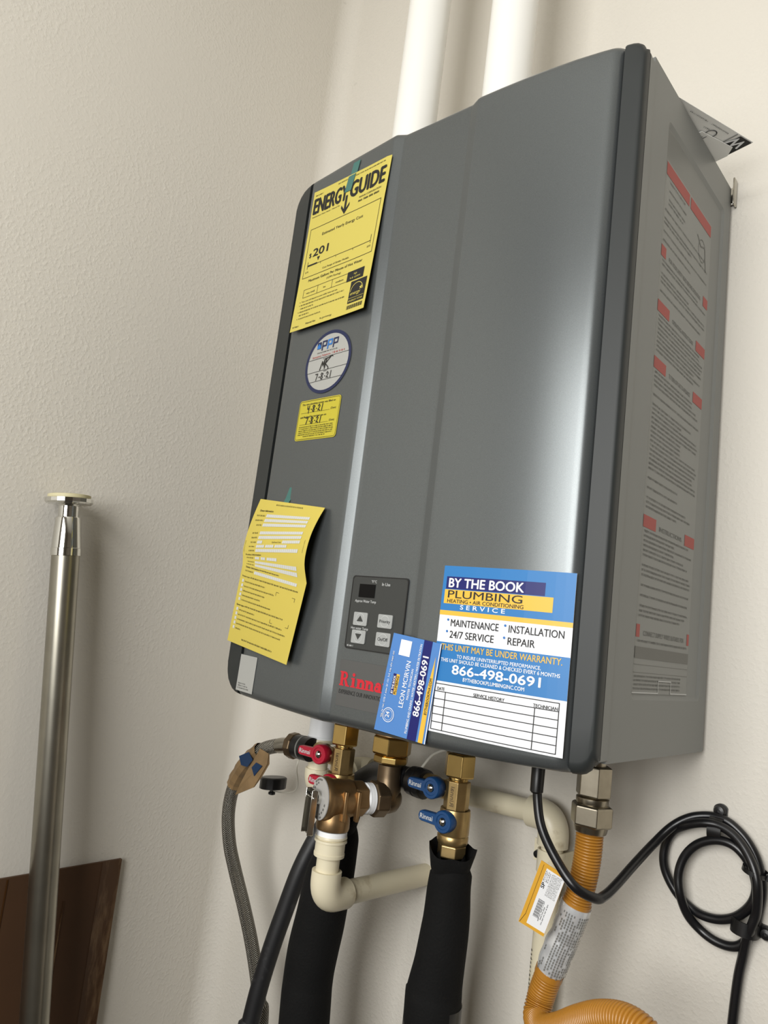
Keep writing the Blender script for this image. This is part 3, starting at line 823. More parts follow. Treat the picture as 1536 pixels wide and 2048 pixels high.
field(22, 30, 71.8, 3); field(62, 88, 71.8, 9); kb.text('Zip/Postal Code', 46 * fu, 72.2 * fv, .0016, 14 * fu, 'l')
field(22, 35, 68.9, 4); field(37, 50, 68.9, 4); field(52, 70, 68.9, 6)
field(22, 29, 60.1, 2); field(32, 39, 60.1, 2); field(42, 58, 60.1, 4)
kb.text('Product Information', 6 * fu, 63.2 * fv, .0022, 26 * fu, 'l', .014).text('Dealer Information', 7 * fu, 51.0 * fv, .0020, 22 * fu, 'l', .014)
kb.words(30 * fu, 62 * fu, 51.2 * fv, .0012, rng)
kb.text('Product type:', 4 * fu, 44.6 * fv, .0017, 13 * fu, 'l', .012).words(18 * fu, 92 * fu, 44.6 * fv, .0014, rng, 1.0, 1.5, 4)
kb.text('System type:', 4 * fu, 25.2 * fv, .0017, 13 * fu, 'l', .012).words(18 * fu, 80 * fu, 25.2 * fv, .0014, rng, 1.0, 1.5, 4)
for i, e in enumerate((.42, .62, .45, .38, .62)):
    v = (41.2 - i * 3.1) * fv; kw.rect(5 * fu, 8 * fu, v - .0004, v + .0030, 1, 1); kb.words(10 * fu, 90 * fu, v, .0013, rng, e, 1.5, 4)
for i, e in enumerate((.33, .90, .98, .92, .12)):
    v = (22.0 - i * 3.1) * fv; kw.rect(5 * fu, 8 * fu, v - .0004, v + .0030, 1, 1); kb.words(10 * fu, 90 * fu, v, .0013, rng, e, 1.5, 4)
kb.words(24 * fu, 76 * fu, 3.6 * fv, .0015, rng)
for a, b, c, d in ((62, 41, 1, -1), (90, 40.5, -1, -1), (62, 21, 1, 1), (90, 21.5, -1, 1)):
    kb.line([(a * fu, (b + 2.2 * d * 1) * fv), (a * fu, b * fv), ((a + 4 * c) * fu, b * fv)], .0004)
kb.text('DETACH HERE', 95.5 * fu, 66 * fv, .0010, 8 * fv, 'l', 0, 0, math.pi / 2).text('DETACH HERE', 2.6 * fu, 66 * fv, .0010, 8 * fv, 'l', 0, 0, math.pi / 2)
kw.build('form_fields', 'ink_pale', rf); kb.build('black_lettering', 'ink_black', rf); kd.build('field_lines', 'form_yellow', rf)
tm2 = lambda u, v, l: (-.1600 + u + v * .35, fy(-.16) - .0012 - l - .004 * max(0, 1 - v / .012), .2140 + v)
slab(tm2, .010, .026, 2, 6, .0002).build('tape', 'tape_green', rf, smooth=None)

# business card held on the front, long side upright
BW, BH = .0575, .0895
bmap = quad_map((.0298, .0000), (.0902, -.0024), (.0400, .0903), (.0968, .0858), BW, BH, lambda x, a, b: -.2955)
bc = thing('business_card', (.062, -.295, -.002), 'blue plumber business card stuck upright beside the service sticker', 'business card')
slab(bmap, BW, BH, 1, 1, .0006).build('card', 'card_blue', bc, smooth=None)
A = math.pi / 2
k = Ink(bmap, .0008); k.rect(.655 * BW, .825 * BW, 0, BH, 1, 1); k.rect(.17 * BW, .235 * BW, .39 * BH, .60 * BH, 1, 1); k.build('navy_band', 'navy', bc)
k = Ink(bmap, .0008); k.poly([(.865 * BW, 0), (.95 * BW, 0), (.95 * BW, .62 * BH), (.93 * BW, .86 * BH), (.865 * BW, .5 * BH)], [(0, 1, 2, 3, 4)]); k.rect(.235 * BW, .30 * BW, .39 * BH, .60 * BH, 1, 1); k.build('gold_band', 'gold', bc)
k = Ink(bmap, .0011)
k.text('LEON MCIRVIN', .475 * BW, .285 * BH, .0050, .47 * BH, 'l', .008, 0, A).text('MASTER TECHNICIAN', .555 * BW, .375 * BH, .0024, .31 * BH, 'l', .008, 0, A)
k.text('PLUMBING AND DRAINS | WATER HEATERS | WATER FILTRATION', .640 * BW, .05 * BH, .0025, .90 * BH, 'l', .008, 0, A)
k.text('866-498-0691', .800 * BW, .24 * BH, .0064, .60 * BH, 'l', .028, 0, A)
k.text('BY THE BOOK', .228 * BW, .40 * BH, .0024, .18 * BH, 'l', .02, 0, A)
k.text('24', .245 * BW, .155 * BH, .0042, .055 * BH, 'l', .02, 0, A); k.ring(.225 * BW, .18 * BH, .0060, .0066, 24); k.ring(.225 * BW, .18 * BH, .0046, .0049, 24)
mp2 = lambda u, v, l: bmap(.105 * BW - v, u, l)
kk = Ink(mp2, .0011); kk.words(.14 * BH, .83 * BH, 0, .0016, rng, 1.0, 1.5, 4)
mp3 = lambda u, v, l: bmap(.965 * BW - v, u, l)
Ink(bmap, .0009).rect(.985 * BW, BW, 0, BH, 1, 1).build('pale_edge', 'ink_white', bc)
Ink(bmap, .0009).rect(.19 * BW, .42 * BW, .795 * BH, .955 * BH, 1, 1).build('white_patch', 'ink_white', bc)
k.build('white_lettering', 'ink_white', bc); kk.build('script_line', 'ink_white', bc)
k = Ink(bmap, .0012); k.text('PLUMBING', .292 * BW, .40 * BH, .0026, .18 * BH, 'l', .014, 0, A).text('BYTHEBOOKPHA.COM', .938 * BW, .28 * BH, .0026, .36 * BH, 'l', .012, 0, A); k.build('black_lettering', 'ink_black', bc)

# folded instruction leaflet lying on top of the heater, one corner over the edge
lf = thing('instruction_leaflet', (.17, -.10, HH), 'white printed leaflet sticking out over the top right edge', 'leaflet')
d1 = (Vector((.2361, -.1740, 0)) - Vector((.2745, -.0750, 0))).normalized(); d2 = (Vector((.2368, -.0663, 0)) - Vector((.2745, -.0750, 0))).normalized()
def lm(u, v, lift):                       # u along the long edge, v along the short edge, print on the underside
    p = Vector((.2745, -.0750, 0)) + d1 * u + d2 * v
    return (p.x, p.y, HH + .0004 + .010 * max(0, p.x - .236) / .04 * .15 - lift)
slab(lambda u, v, l: lm(u, v, -.0004 + l), .150, .085, 6, 4, .0004).build('sheet', 'paper_white', lf, smooth=None)
k = Ink(lm, .0006)
k.rect(.001, .019, .001, .030); k.line([(.024, .001), (.024, .040)], .0008)
k.words(.032, .058, .005, .0013, rng, 1, .6, 1.8); k.words(.064, .092, .005, .0013, rng, 1, .6, 1.8); k.words(.052, .060, .012, .0016, rng, 1, .6, 1.4)
k.ring(.045, .016, .0050, .0060, 18); k.ring(.088, .020, .0060, .0070, 18); k.ring(.105, .009, .0030, .0048, 14)
for i in range(7): k.words(.066, .100, .026 + i * .0035, .0015, rng, 1, .6, 1.8)
k.build('lettering', 'ink_black', lf)
k = Ink(lm, .0008); k.text('W', .004, .004, .0120, None, 'l', .03); k.build('white_lettering', 'ink_white', lf)
fl = MB()
f1 = [lm(.010, .016, .0012), lm(.056, .018, .0012), lm(.066, .070, .0012), lm(.001, .070, .0012), lm(.001, .028, .0012)]
f2 = [(x, y, z - .0006) for x, y, z in f1]
fl.loft([f1, f2]); fl.build('folded_flap', 'paper_white', lf, smooth=None)
k = Ink(lm, .0022); k.line([(.046, .020), (.046, .062)], .0007); k.line([(.049, .022), (.049, .062)], .0004)
for i in range(4): k.words(.051, .062, .030 + i * .004, .0013, rng, 1, .6, 1.8)
k.build('flap_lettering', 'ink_black', lf)

# ------------------------------------------------------------------ vent pipes on top
for x, y, lab in ((-.158, -.145, 'white vent pipe rising from the heater, the left one nearer the corner'), (-.006, -.145, 'white vent pipe rising from the heater, the right one')):
    t = thing('vent_pipe', (x, y, HH), lab, 'pipe', 'white vent pipes above the heater')
    MB().lathe([(.0302, .006), (.0302, ZC - Z0 - HH)], (x, y, HH), (0, 0, 1), 40).build('pipe', 'pvc_white', t)
    MB().lathe([(.042, -.003), (.042, .010), (.036, .012), (.036, .040), (.0335, .044), (.0305, .044)], (x, y, HH), (0, 0, 1), 40).build('collar', 'plastic_black', t)

# ------------------------------------------------------------------ brass service valves
def lever(name_parent, c, mname, yaw=0.0):
    """round hub facing the front with a lever to the left; c = centre of the hub's face"""
    cx, cy, cz = c
    ca, sa = math.cos(yaw), math.sin(yaw)
    def P(a, b, z): return (cx + a * ca - b * sa, cy + a * sa + b * ca, cz + z)
    b = MB()
    hub = MB().lathe([(.0105, .0150), (.0118, .0130), (.0118, .0012), (.0108, 0), (.0080, 0), (.0074, .0008), (.0045, .0008), (.0042, .0022)], c, (-sa * -1 * -1, ca, 0), 36)
    b.v, b.f = hub.v, hub.f
    L0, L1, hw0, hw1 = -.007, -.0335, .0062, .0056
    ring = lambda y, g: [P(L0, y, -hw0 + g), P(L1 + .004, y, -hw1 + g), P(L1 + .0012 + g, y, -hw1 + .0016), P(L1 + g, y, 0), P(L1 + .0012 + g, y, hw1 - .0016), P(L1 + .004, y, hw1 - g), P(L0, y, hw0 - g)]
    b.loft([ring(.0008, .0006), ring(.0016, 0), ring(.0075, 0)])
    h = b.build('handle', mname, name_parent, smooth=40)
    MB().lathe([(.0001, -.0022), (.0024, -.0018), (.0040, -.0004), (.0042, .0015)], c, (-sa * -1 * -1, ca, 0), 20).build('screw', 'chrome', h)
    lm_ = lambda u, v, l: P(u, -l, v)
    Ink(lm_, -.0005).text('Rinnai', -.0305, -.0026, .0052, .0170, 'l', .02).build('lettering', 'ink_pale', h)
    return h
def service_valve(ax, ay, mname, label, hot, dz=0.0):
    t = thing('service_valve', (ax, ay, -.140 + dz), label, 'valve')
    MB().lathe([(.010, 0), (.010, -.040)], (ax, ay, .0078), (0, 0, 1), 24).build('inlet_thread', 'brass', t)
    MB().hexnut((ax, ay, -.0590 + dz), (0, 0, 1), .0178, .0260, 6, math.radians(12)).build('union_nut', 'brass_bright', t, smooth=None, bevel=.0008)
    MB().lathe([(.0105, -.064), (.0112, -.060), (.0105, -.057)], (ax, ay, dz), (0, 0, 1), 28).build('neck_ring', 'brass_bright', t)
    nk = MB().hexnut((ax, ay, -.0935 + dz), (0, 0, 1), .0142, .0310, 8, math.radians(12 + 22.5), .08).build('neck', 'brass', t, smooth=None, bevel=.0006)
    fa = math.radians(-78)
    fc, fs_ = math.cos(fa), math.sin(fa)
    nm = lambda u, v, l: (ax + fc * (.0132 + l) - fs_ * v * -1 * -1, ay + fs_ * (.0132 + l) + fc * v, -.0780 + dz + u)
    Ink(nm, .0003).text('Rinnai', -.0105, -.0024, .0046, .0205, 'l', .01).build('cast_lettering', 'bronze_dark', nk)
    MB().lathe([(.0125, -.096), (.0165, -.0925), (.0172, -.098), (.0172, -.118), (.0165, -.1195), (.0172, -.1205), (.0172, -.126), (.0160, -.129), (.0140, -.130)], (ax, ay, dz), (0, 0, 1), 40).build('valve_body', 'brass', t)
    MB().hexnut((ax, ay, -.1430 + dz), (0, 0, 1), .0160, .0140, 6, math.radians(20)).build('outlet_hex', 'brass', t, smooth=None, bevel=.0006)
    # drain branch to the left
    MB().lathe([(.0105, .008), (.0105, .030), (.0125, .031), (.0125, .044)], (ax, ay, -.0760 + dz), (-1, 0, 0), 28).build('drain_port', 'brass', t)
    MB().lathe([(.006, 0), (.006, .020)], (ax - .020, ay - .020, -.0735 + dz), (0, 1, 0), 16).build('stem', 'brass', t)
    MB().lathe([(.007, 0), (.007, .014)], (ax, ay - .020, -.1045 + dz), (0, 1, 0), 16).build('stem', 'brass', t)
    lever(t, (ax - .020, ay - .0240, -.0735 + dz), mname, .12 if hot else 0.0)
    lever(t, (ax, ay - .0235, -.1045 + dz), mname)
    return t
service_valve(-.1481, -.1400, 'handle_red', 'brass service valve with red handles behind the relief valve', True, .0052)
service_valve(.0110, -.1200, 'handle_blue', 'brass service valve with blue handles above the foam sleeve', False)

# ------------------------------------------------------------------ relief valve on its elbow
rv = thing('relief_valve', (-.0706, -.14, -.118), 'bronze pressure relief valve with silver lever and round name plate', 'valve')
nx, ny = -.0724, -.1400
nz = .0058
MB().lathe([(.0135, -.030), (.0135, .0078)], (nx, ny, 0), (0, 0, 1), 28).build('inlet_thread', 'brass', rv)
MB().lathe([(.0205, -.0305), (.0225, -.0325), (.0225, -.0345), (.019, -.036)], (nx, ny, nz), (0, 0, 1), 36).build('flange_ring', 'bronze', rv)
MB().hexnut((nx, ny, -.0565 + nz), (0, 0, 1), .0240, .0220, 6, math.radians(-2)).build('union_nut', 'brass_bright', rv, smooth=None, bevel=.0010)
MB().hexnut((nx, ny, -.0660 + nz), (0, 0, 1), .0208, .0098, 8, math.radians(10)).build('lock_nut', 'brass_bright', rv, smooth=None, bevel=.0006)
E_ = Vector((-.0706, -.1400, -.0994)); dv = Vector((-.358, -.934, 0)).normalized(); sd = Vector((0, 0, 1)).cross(dv)
el = MB().tube([Vector((nx, ny, -.062)), Vector((nx, ny, -.075)), E_ + Vector((0, 0, .012)), E_ + Vector((0, 0, .004)) + dv * .002, E_ + dv * .006, E_ + dv * .014], [.0138, .0138, .0142, .0165, .0170, .0175], 28)
el.lathe([(.0001, -.0150), (.010, -.0135), (.0150, -.008), (.0165, 0), (.0165, .006)], E_, dv, 28)
el.build('elbow', 'bronze_dark', rv, smooth=60)
MB().hexnut(E_ + dv * .004, dv, .0205, .0180, 8, math.radians(22.5)).build('elbow_socket', 'bronze_dark', rv, smooth=None, bevel=.0014)
MB().lathe([(.0155, .022), (.0172, .0225), (.0168, .0240), (.0174, .0260), (.0168, .0280), (.0172, .0300), (.0160, .0320)], E_, dv, 36).build('thread_tape', 'teflon', rv)
MB().hexnut(E_ + dv * .031, dv, .0195, .0190, 6, math.radians(0)).build('inlet_hex', 'bronze', rv, smooth=None, bevel=.0016)
MB().lathe([(.0165, .048), (.0205, .050), (.0210, .060), (.0215, .074), (.0232, .077), (.0236, .082), (.0225, .0845), (.012, .0848)], E_, dv, 40).build('valve_body', 'bronze', rv)
O_ = E_ + dv * .0660
bo = MB().lathe([(.0165, .004), (.0178, -.018), (.0185, -.021), (.0188, -.030), (.0180, -.0325), (.0120, -.0325)], (O_.x, O_.y, O_.z), (0, 0, 1), 36)
bo.build('outlet', 'bronze', rv)
rb = MB()
q0 = E_ + dv * .052
for s_ in (-.008, .008):
    c0 = q0 + sd * .0200 + dv * (s_ + .004)
    rb.loft([[c0 + dv * a + sd * b_ + Vector((0, 0, z)) for a, b_ in ((-.002, -.004), (.002, -.004), (.002, .0028), (-.002, .0028))] for z in (-.020, .012)])
rb.build('cast_ribs', 'bronze', rv, bevel=.0008)
dc = E_ + dv * .0850
MB().lathe([(.0225, 0), (.0225, .0012), (.010, .0018)], dc, dv, 44).build('name_plate', 'plate_print', rv)
plm = lambda u, v, l: tuple(dc + dv * (.0014 + l) + sd * u + Vector((0, 0, v)))
k = Ink(plm, .0007)
for rr_, n_ in ((.0190, 26), (.0155, 20)):
    for i in range(n_):
        a = 2 * math.pi * i / n_
        if i % 5 and 4 < i % 26 < 22: k.poly([(rr_ * math.cos(a) , rr_ * math.sin(a)), ((rr_ + .0018) * math.cos(a), (rr_ + .0018) * math.sin(a)), ((rr_ + .0018) * math.cos(a + .16), (rr_ + .0018) * math.sin(a + .16)), (rr_ * math.cos(a + .16), rr_ * math.sin(a + .16))], [(0, 1, 2, 3)])
k.build('plate_lettering', 'ink_grey', rv)
MB().lathe([(.0065, 0), (.0072, .002), (.0066, .006), (.004, .0075)], dc, dv, 24).build('lever_boss', 'chrome', rv)
lv = MB()
c0 = dc + dv * .0085
prof = [(-.0085, .010), (.0085, .010), (.0085, -.020), (.0075, -.038), (-.0075, -.038), (-.0085, -.020)]
for off, th in ((0.0, .0012),):
    lv.loft([[c0 + sd * a + dv * t_ + Vector((0, 0, z)) for a, z in prof] for t_ in (off, off + th)])
for e in (-1, 1):
    lv.loft([[c0 + sd * (e * a) + dv * t_ + Vector((0, 0, z)) for a, t_ in ((.0075, -.001), (.0088, -.001), (.0088, .0062), (.0075, .0062))] for z in (.010, -.037)])
lv.lathe([(.0012, -.011), (.0012, .011)], c0 + dv * .004 + Vector((0, 0, .002)), sd, 10)
lv.build('lever', 'chrome', rv, bevel=.0004)

# relief drain line in cream plastic, back into the wall
rd = thing('relief_drain_pipe', (O_.x, O_.y, -.225), 'cream plastic drain pipe below the relief valve, elbowed back to the wall', 'pipe')
ox, oy = O_.x, O_.y
MB().lathe([(.0155, -0.1323), (.0172, -0.1329), (.0172, -0.1381), (.0155, -0.1385)], (ox, oy, 0), (0, 0, 1), 36).build('thread_tape', 'teflon', rd)
MB().lathe([(.0125, -.1375), (.0176, -.1380), (.0180, -.1400), (.0158, -.1406), (.0158, -.1416), (.0180, -.1422), (.0182, -.1444), (.0164, -.1450), (.0166, -.1560), (.0172, -.1566), (.0170, -.1600), (.0120, -.1602)], (ox, oy, 0), (0, 0, 1), 40).build('adapter', 'cpvc_cream', rd)
MB().lathe([(.0128, -.1590), (.0128, -.1850)], (ox, oy, 0), (0, 0, 1), 32).build('pipe', 'cpvc_cream', rd)
def elbow(p_in, corner, p_out, r, rs, sock, n=12, sock_out=None):
    """socket elbow: two sockets of length sock joined by a bend"""
    a, c, b = Vector(p_in), Vector(corner), Vector(p_out)
    da, db = (a - c).normalized(), (b - c).normalized()
    R = r * 1.25
    pts = [c + da * sock, c + da * (R + .001)]
    for i in range(n + 1):
        t = i / n
        pts.append((c + da * R) * (1 - t) ** 2 + c * 2 * t * (1 - t) + (c + db * R) * t * t)
    pts += [c + db * (R + .001), c + db * (sock_out or sock)]
    return MB().tube(pts, rs, 32)
wall_end = Vector((-.1055, 0.002, -.2150)); cor = Vector((ox, oy, -.2040))
elbow((ox, oy, 0), cor, wall_end, .0160, .0166, .0285, 12, .0360).build('elbow', 'cpvc_cream', rd, smooth=60)
MB().tube([cor.lerp(wall_end, .10), wall_end], .0132, 28).build('pipe', 'cpvc_cream', rd)

# ------------------------------------------------------------------ condensate drain along the wall
cd = thing('condensate_pipe', (.0855, -.03, -1.2), 'cream plastic pipe running along the wall behind the valves, then down', 'pipe')
MB().lathe([(.0180, -.0600), (.0185, -.0580), (.0185, -.0560), (.0176, -.0555), (.0180, -.0100), (.0180, .0060)], (-.2140, -.1150, 0), (0, 0, 1), 36).build('coupling', 'coupling_white', cd)
MB().lathe([(.0130, -.1060), (.0130, -.0640), (.0195, -.0635), (.0195, -.0590), (.0150, -.0585)], (-.2140, -.1150, 0), (0, 0, 1), 32).build('drop_pipe', 'cpvc_cream', cd)
elbow((-.2140, -.115, -.05), (-.2140, -.1150, -.1200), (-.2140, -.03, -.1100), .0150, .0158, .0230).build('elbow', 'cpvc_cream', cd, smooth=60)
MB().tube([(-.2140, -.100, -.119), (-.2140, -.050, -.105)], .0125, 28).build('pipe', 'cpvc_cream', cd)
elbow((-.2140, -.115, -.112), (-.2140, -.0300, -.1010), (0, -.03, -.094), .0150, .0158, .0230).build('elbow', 'cpvc_cream', cd, smooth=60)
MB().tube([(-.190, -.0300, -.1004), (.070, -.0300, -.0925)], .0125, 28).build('pipe', 'cpvc_cream', cd)
elbow((0, -.03, -.0942), (.0848, -.0300, -.0925), (.0848, -.03, -.3), .0168, .0172, .0310).build('elbow', 'cpvc_cream', cd, smooth=60)
MB().tube([(.0848, -.0300, -.1150), (.0835, -.0300, -.26), (.0820, -.0300, F0)], .0125, 28).build('pipe', 'cpvc_cream', cd)
k = Ink(lambda u, v, l: (.0835 - .0127 * math.cos(v / .0127), -.03 - .0127 * math.sin(v / .0127) - l, -.26 + u), .0003)
k.words(-.03, .03, .0090, .0030, rng, 1.0, .5, 1.2); k.build('lettering', 'ink_black', cd)
ps = thing('pipe_strap', (.0845, -.002, -.140), 'cream two-hole strap holding the wall pipe, black screw', 'pipe strap')
sb = MB()
arc = [(.0845 + .0155 * math.cos(a), -.030 - .0155 * math.sin(a)) for a in [math.pi * i / 12 for i in range(13)]]
path = [(.1120, -.0022), (.1000, -.0022)] + arc + [(.0690, -.0022), (.0480, -.0022)]
inner = [(.1120, -.0002), (.0985, -.0002)] + [(.0845 + .0137 * math.cos(math.pi * i / 12), -.030 - .0137 * math.sin(math.pi * i / 12)) for i in range(13)] + [(.0705, -.0002), (.0480, -.0002)]
sb.loft([[(x, y, z) for x, y in path + inner[::-1]] for z in (-.152, -.128)])
sb.build('strap', 'cpvc_cream', ps, smooth=30)
MB().lathe([(.0042, 0), (.0048, .002), (.0040, .006), (.001, .0066)], (.0545, -.0022, -.1440), (0, -1, 0), 18).build('screw', 'plastic_black', ps)

# ------------------------------------------------------------------ foam sleeves
def foam(name, pts, radii, label, cuff):
    t = thing(name, (pts[-1][0], pts[-1][1], F0), label, 'pipe insulation', 'black foam pipe sleeves')
    P = spline(pts, 8); n = len(P)
    R_ = [interp(i / (n - 1), [j / (len(radii) - 1) for j in range(len(radii))], radii) * (1 + .010 * math.sin(i * .31)) for i in range(n)]
    MB().tube(P, R_, 40).build('sleeve', 'foam_black', t, smooth=60)
    c, ax_, r0, tilt = cuff
    rg = random.Random(3)
    prof = [(r0 * .62, .004), (r0 * .86, -.010), (r0 * 1.02, .006), (r0 * 1.16, .012), (r0 * 1.12, .006), (r0 * .94, -.010), (r0 * .74, -.022)]
    b = MB(); a = Vector(ax_).normalized(); u = Vector((1, 0, 0)); u = (u - a * u.dot(a)).normalized(); v = a.cross(u)
    rings = []
    for r, h in prof:
        rings.append([Vector(c) + a * (h + (.0035 * math.sin(2 * q + .6) + .002 * math.sin(5 * q)) * (1 if h > 0 else .3)) + (u * math.cos(q) + v * math.sin(q)) * r * (1 + .05 * math.sin(3 * q + 1)) for q in [2 * math.pi * i / 36 for i in range(36)]])
    b.loft(rings, False, True); b.build('cuff', 'foam_black', t, smooth=60)
    return t
foam('foam_sleeve', [(-.1375, -.14, -.1450), (-.1384, -.14, -.1600), (-.1415, -.14, -.1850), (-.1453, -.14, -.2053), (-.1490, -.14, -.2300), (-.1523, -.14, -.2584), (-.1575, -.14, -.2937), (-.1595, -.14, -.3273), (-.1570, -.14, -.3733), (-.15, -.13, -.60), (-.15, -.12, F0)],
     [.0190, .0240, .0270, .0290, .0298, .0302, .0302, .0300, .0298, .0295, .0295], 'black foam sleeve on the pipe under the red-handled valve', ((-.1390, -.1450, -.1420), (.1, -.1, 1), .0230, 0))
fs2 = foam('foam_sleeve', [(.0120, -.12, -.1520), (.0134, -.12, -.1600), (.0128, -.12, -.1771), (.0134, -.12, -.2072), (.0106, -.12, -.2485), (.0072, -.12, -.2821), (.0076, -.12, -.3138), (.010, -.11, -.60), (.012, -.10, F0)],
     [.0165, .0228, .0240, .0250, .0272, .0300, .0300, .0300, .0300], 'black foam sleeve on the pipe under the blue-handled valve', ((.0120, -.1210, -.1450), (.12, -.1, 1), .0225, 0))
MB().lathe([(.0306, 0), (.0306, .16)], (.0074, -.1195, -.450), (0, 0, 1), 40).build('tape_wrap', 'plastic_black', fs2)

# ------------------------------------------------------------------ gas connector
gc = thing('gas_connector', (.1682, -.12, -.20), 'yellow corrugated gas hose below the steel fittings on the right', 'gas hose')
gx, gy = .1685, -.1200
MB().lathe([(.0105, -.030), (.0105, .0078)], (gx, gy, 0), (0, 0, 1), 24).build('inlet_thread', 'zinc', gc)
MB().hexnut((gx, gy, -.0430), (0, 0, 1), .0172, .0300, 6, math.radians(8)).build('upper_nut', 'zinc', gc, smooth=None, bevel=.0008)
MB().lathe([(.0150, -.0500), (.0158, -.0480), (.0158, -.0440), (.0140, -.0430)], (gx, gy, 0), (0, 0, 1), 32).build('flare_ring', 'zinc', gc)
MB().hexnut((gx, gy, -.0700), (0, 0, 1), .0205, .0205, 6, math.radians(8)).build('flare_nut', 'zinc', gc, smooth=None, bevel=.0010)
MB().lathe([(.0140, -.0765), (.0152, -.0755), (.0168, -.0690)], (gx, gy, 0), (0, 0, 1), 32).build('nut_collar', 'zinc', gc)
GP = [(.1682, -.1200, -.0752), (.1673, -.1200, -.1021), (.1626, -.1200, -.1330), (.1535, -.1200, -.1654), (.1435, -.1200, -.1949), (.1345, -.1200, -.2241), (.1305, -.1210, -.2411), (.1325, -.1280, -.2535), (.1470, -.1410, -.2540), (.1690, -.1560, -.2400), (.1947, -.1720, -.2190), (.2204, -.1870, -.2010), (.2444, -.1950, -.1920), (.2640, -.1970, -.1960), (.2760, -.1900, -.2150), (.2790, -.175, -.2450), (.275, -.15, -.32), (.26, -.10, -.55), (.25, -.06, F0)]
gpath = spline(GP, 24)
pitch = .00272
gp = resample(gpath, pitch / 6)
dist = [0.0]
for a, b in zip(gp[:-1], gp[1:]): dist.append(dist[-1] + (b - a).length)
cut = next(i for i, d in enumerate(dist) if d > .50)
gp1, d1_ = gp[:cut], dist[:cut]
gr = []
for d in d1_:
    ph = (d / pitch) % 1.0
    gr.append(.0114 + .0018 * math.sqrt(max(0, math.sin(math.pi * ph))))
MB().tube(gp1, gr, 28).build('corrugated_hose', 'gas_yellow', gc, smooth=70)
MB().tube(gp[cut - 1::24] + [gp[-1]], .0130, 20).build('lower_hose', 'gas_yellow', gc, smooth=70)
i0 = next(i for i, d in enumerate(dist) if d > .0690); i1 = next(i for i, d in enumerate(dist) if d > .1440)
sl = [gp[i] for i in range(i0, i1, 6)]
rs_ = [.0141 + .0004 * math.sin(i * .9) + (.0006 * math.sin(i * .37 + 1)) for i in range(len(sl))]
MB().tube([sl[0] + (sl[0] - sl[1]).normalized() * .003] + sl[:2], .0138, 28).build('sleeve_rim', 'gas_yellow', gc)
MB().tube(sl[-2:] + [sl[-1] + (sl[-1] - sl[-2]).normalized() * .003], .0138, 28).build('sleeve_rim', 'gas_yellow', gc)
slv = MB().tube(sl, rs_, 36).build('label_sleeve', 'sleeve_silver', gc, smooth=60)
# print on the sleeve: lines along the hose
cdir = (Vector(cam.location) - Vector((0, 0, Z0)) - sl[len(sl) // 2])
k = Ink(None, 0)
for row in range(13):
    ang = -1.15 + row * .175
    R3 = random.Random(row)
    i = 2
    while i < len(sl) - 3:
        L_ = R3.randint(1, 4); j = min(i + L_, len(sl) - 2)
        if R3.random() < (.93 if row > 2 else .35):
            for q in range(i, j):
                pts = []
                for idx_, da in ((q, 0), (q + .75, 0), (q + .75, .075), (q, .075)):
                    a_ = int(idx_); fr = idx_ - a_; c = sl[a_].lerp(sl[min(a_ + 1, len(sl) - 1)], fr)
                    T_ = (sl[min(a_ + 1, len(sl) - 1)] - sl[a_ - 1]).normalized()
                    fu_ = Vector((.55, -.83, 0)); fu_ = (fu_ - T_ * fu_.dot(T_)).normalized(); fv_ = T_.cross(fu_)
                    pts.append(c + (fu_ * math.cos(ang + da) - fv_ * math.sin(ang + da)) * .01525)
                k.b.add(pts, [(0, 1, 2, 3)])
        i = j + (1 if R3.random() < .3 else 0)
k.b.build('lettering', 'ink_grey', slv, smooth=None)

# hang tag on the gas hose
ht = thing('hang_tag', (.125, -.155, -.185), 'yellow and white hang tag with barcode on the gas hose', 'tag')
tagc = [(.1351, -.1500, -.1069), (.1619, -.1500, -.1139), (.1436, -.1500, -.1727), (.1162, -.1500, -.1682)]   # top left, top right, bottom right, bottom left
TW, TH = .032, .060
def tg(u, v, lift):
    a, b = u / TW, v / TH
    p = Vector(tagc[3]).lerp(Vector(tagc[2]), a).lerp(Vector(tagc[0]).lerp(Vector(tagc[1]), a), b)
    return (p.x + lift * .3, p.y - lift * .95, p.z)
slab(tg, TW, TH, 2, 2, .0005).build('card', 'tag_orange', ht, smooth=None)
k = Ink(tg, .0007); k.rect(.0090, TW - .0002, .0030, TH - .0035, 1, 1); k.build('white_panel', 'ink_white', ht)
k = Ink(tg, .0009)
for i in range(20): k.rect(.0125, .0190 + (.0010 if i in (0, 1, 18, 19) else 0), .0120 + i * .00085, .0120 + i * .00085 + (.0005 if i % 3 else .0003), 1, 1)
k.text('SP', .0135, .0385, .0040, None, 'l', .03, 0, A)
for c_, (v0, v1) in ((.0205, (.010, .028)), (.0225, (.012, .026)), (.0250, (.008, .029))):
    kk = Ink(lambda u, v, l, c_=c_: tg(c_ - v, u, l), .0009); kk.words(v0, v1, 0, .0010, rng); k.b.add(kk.b.v, kk.b.f)
for c_ in (.0105, .0122, .0140, .0158):
    kk = Ink(lambda u, v, l, c_=c_: tg(c_ - v, u, l), .0009); kk.words(.045, .055, 0, .0009, rng); k.b.add(kk.b.v, kk.b.f)
k.line([(.0012, .001), (.0045, .010)], .0004); k.line([(.0045, .010), (.0045, TH - .002)], .0003)
k.build('black_lettering', 'ink_black', ht)
k = Ink(tg, .0009)
for i in range(9):
    kk = Ink(lambda u, v, l, i=i: tg(.0180 + i * .0014 - v, u, l), .0009); kk.words(.034, .0555, 0, .0008, rng, 1.0, 1.2, 3); k.b.add(kk.b.v, kk.b.f)
k.build('grey_lettering', 'ink_grey', ht)

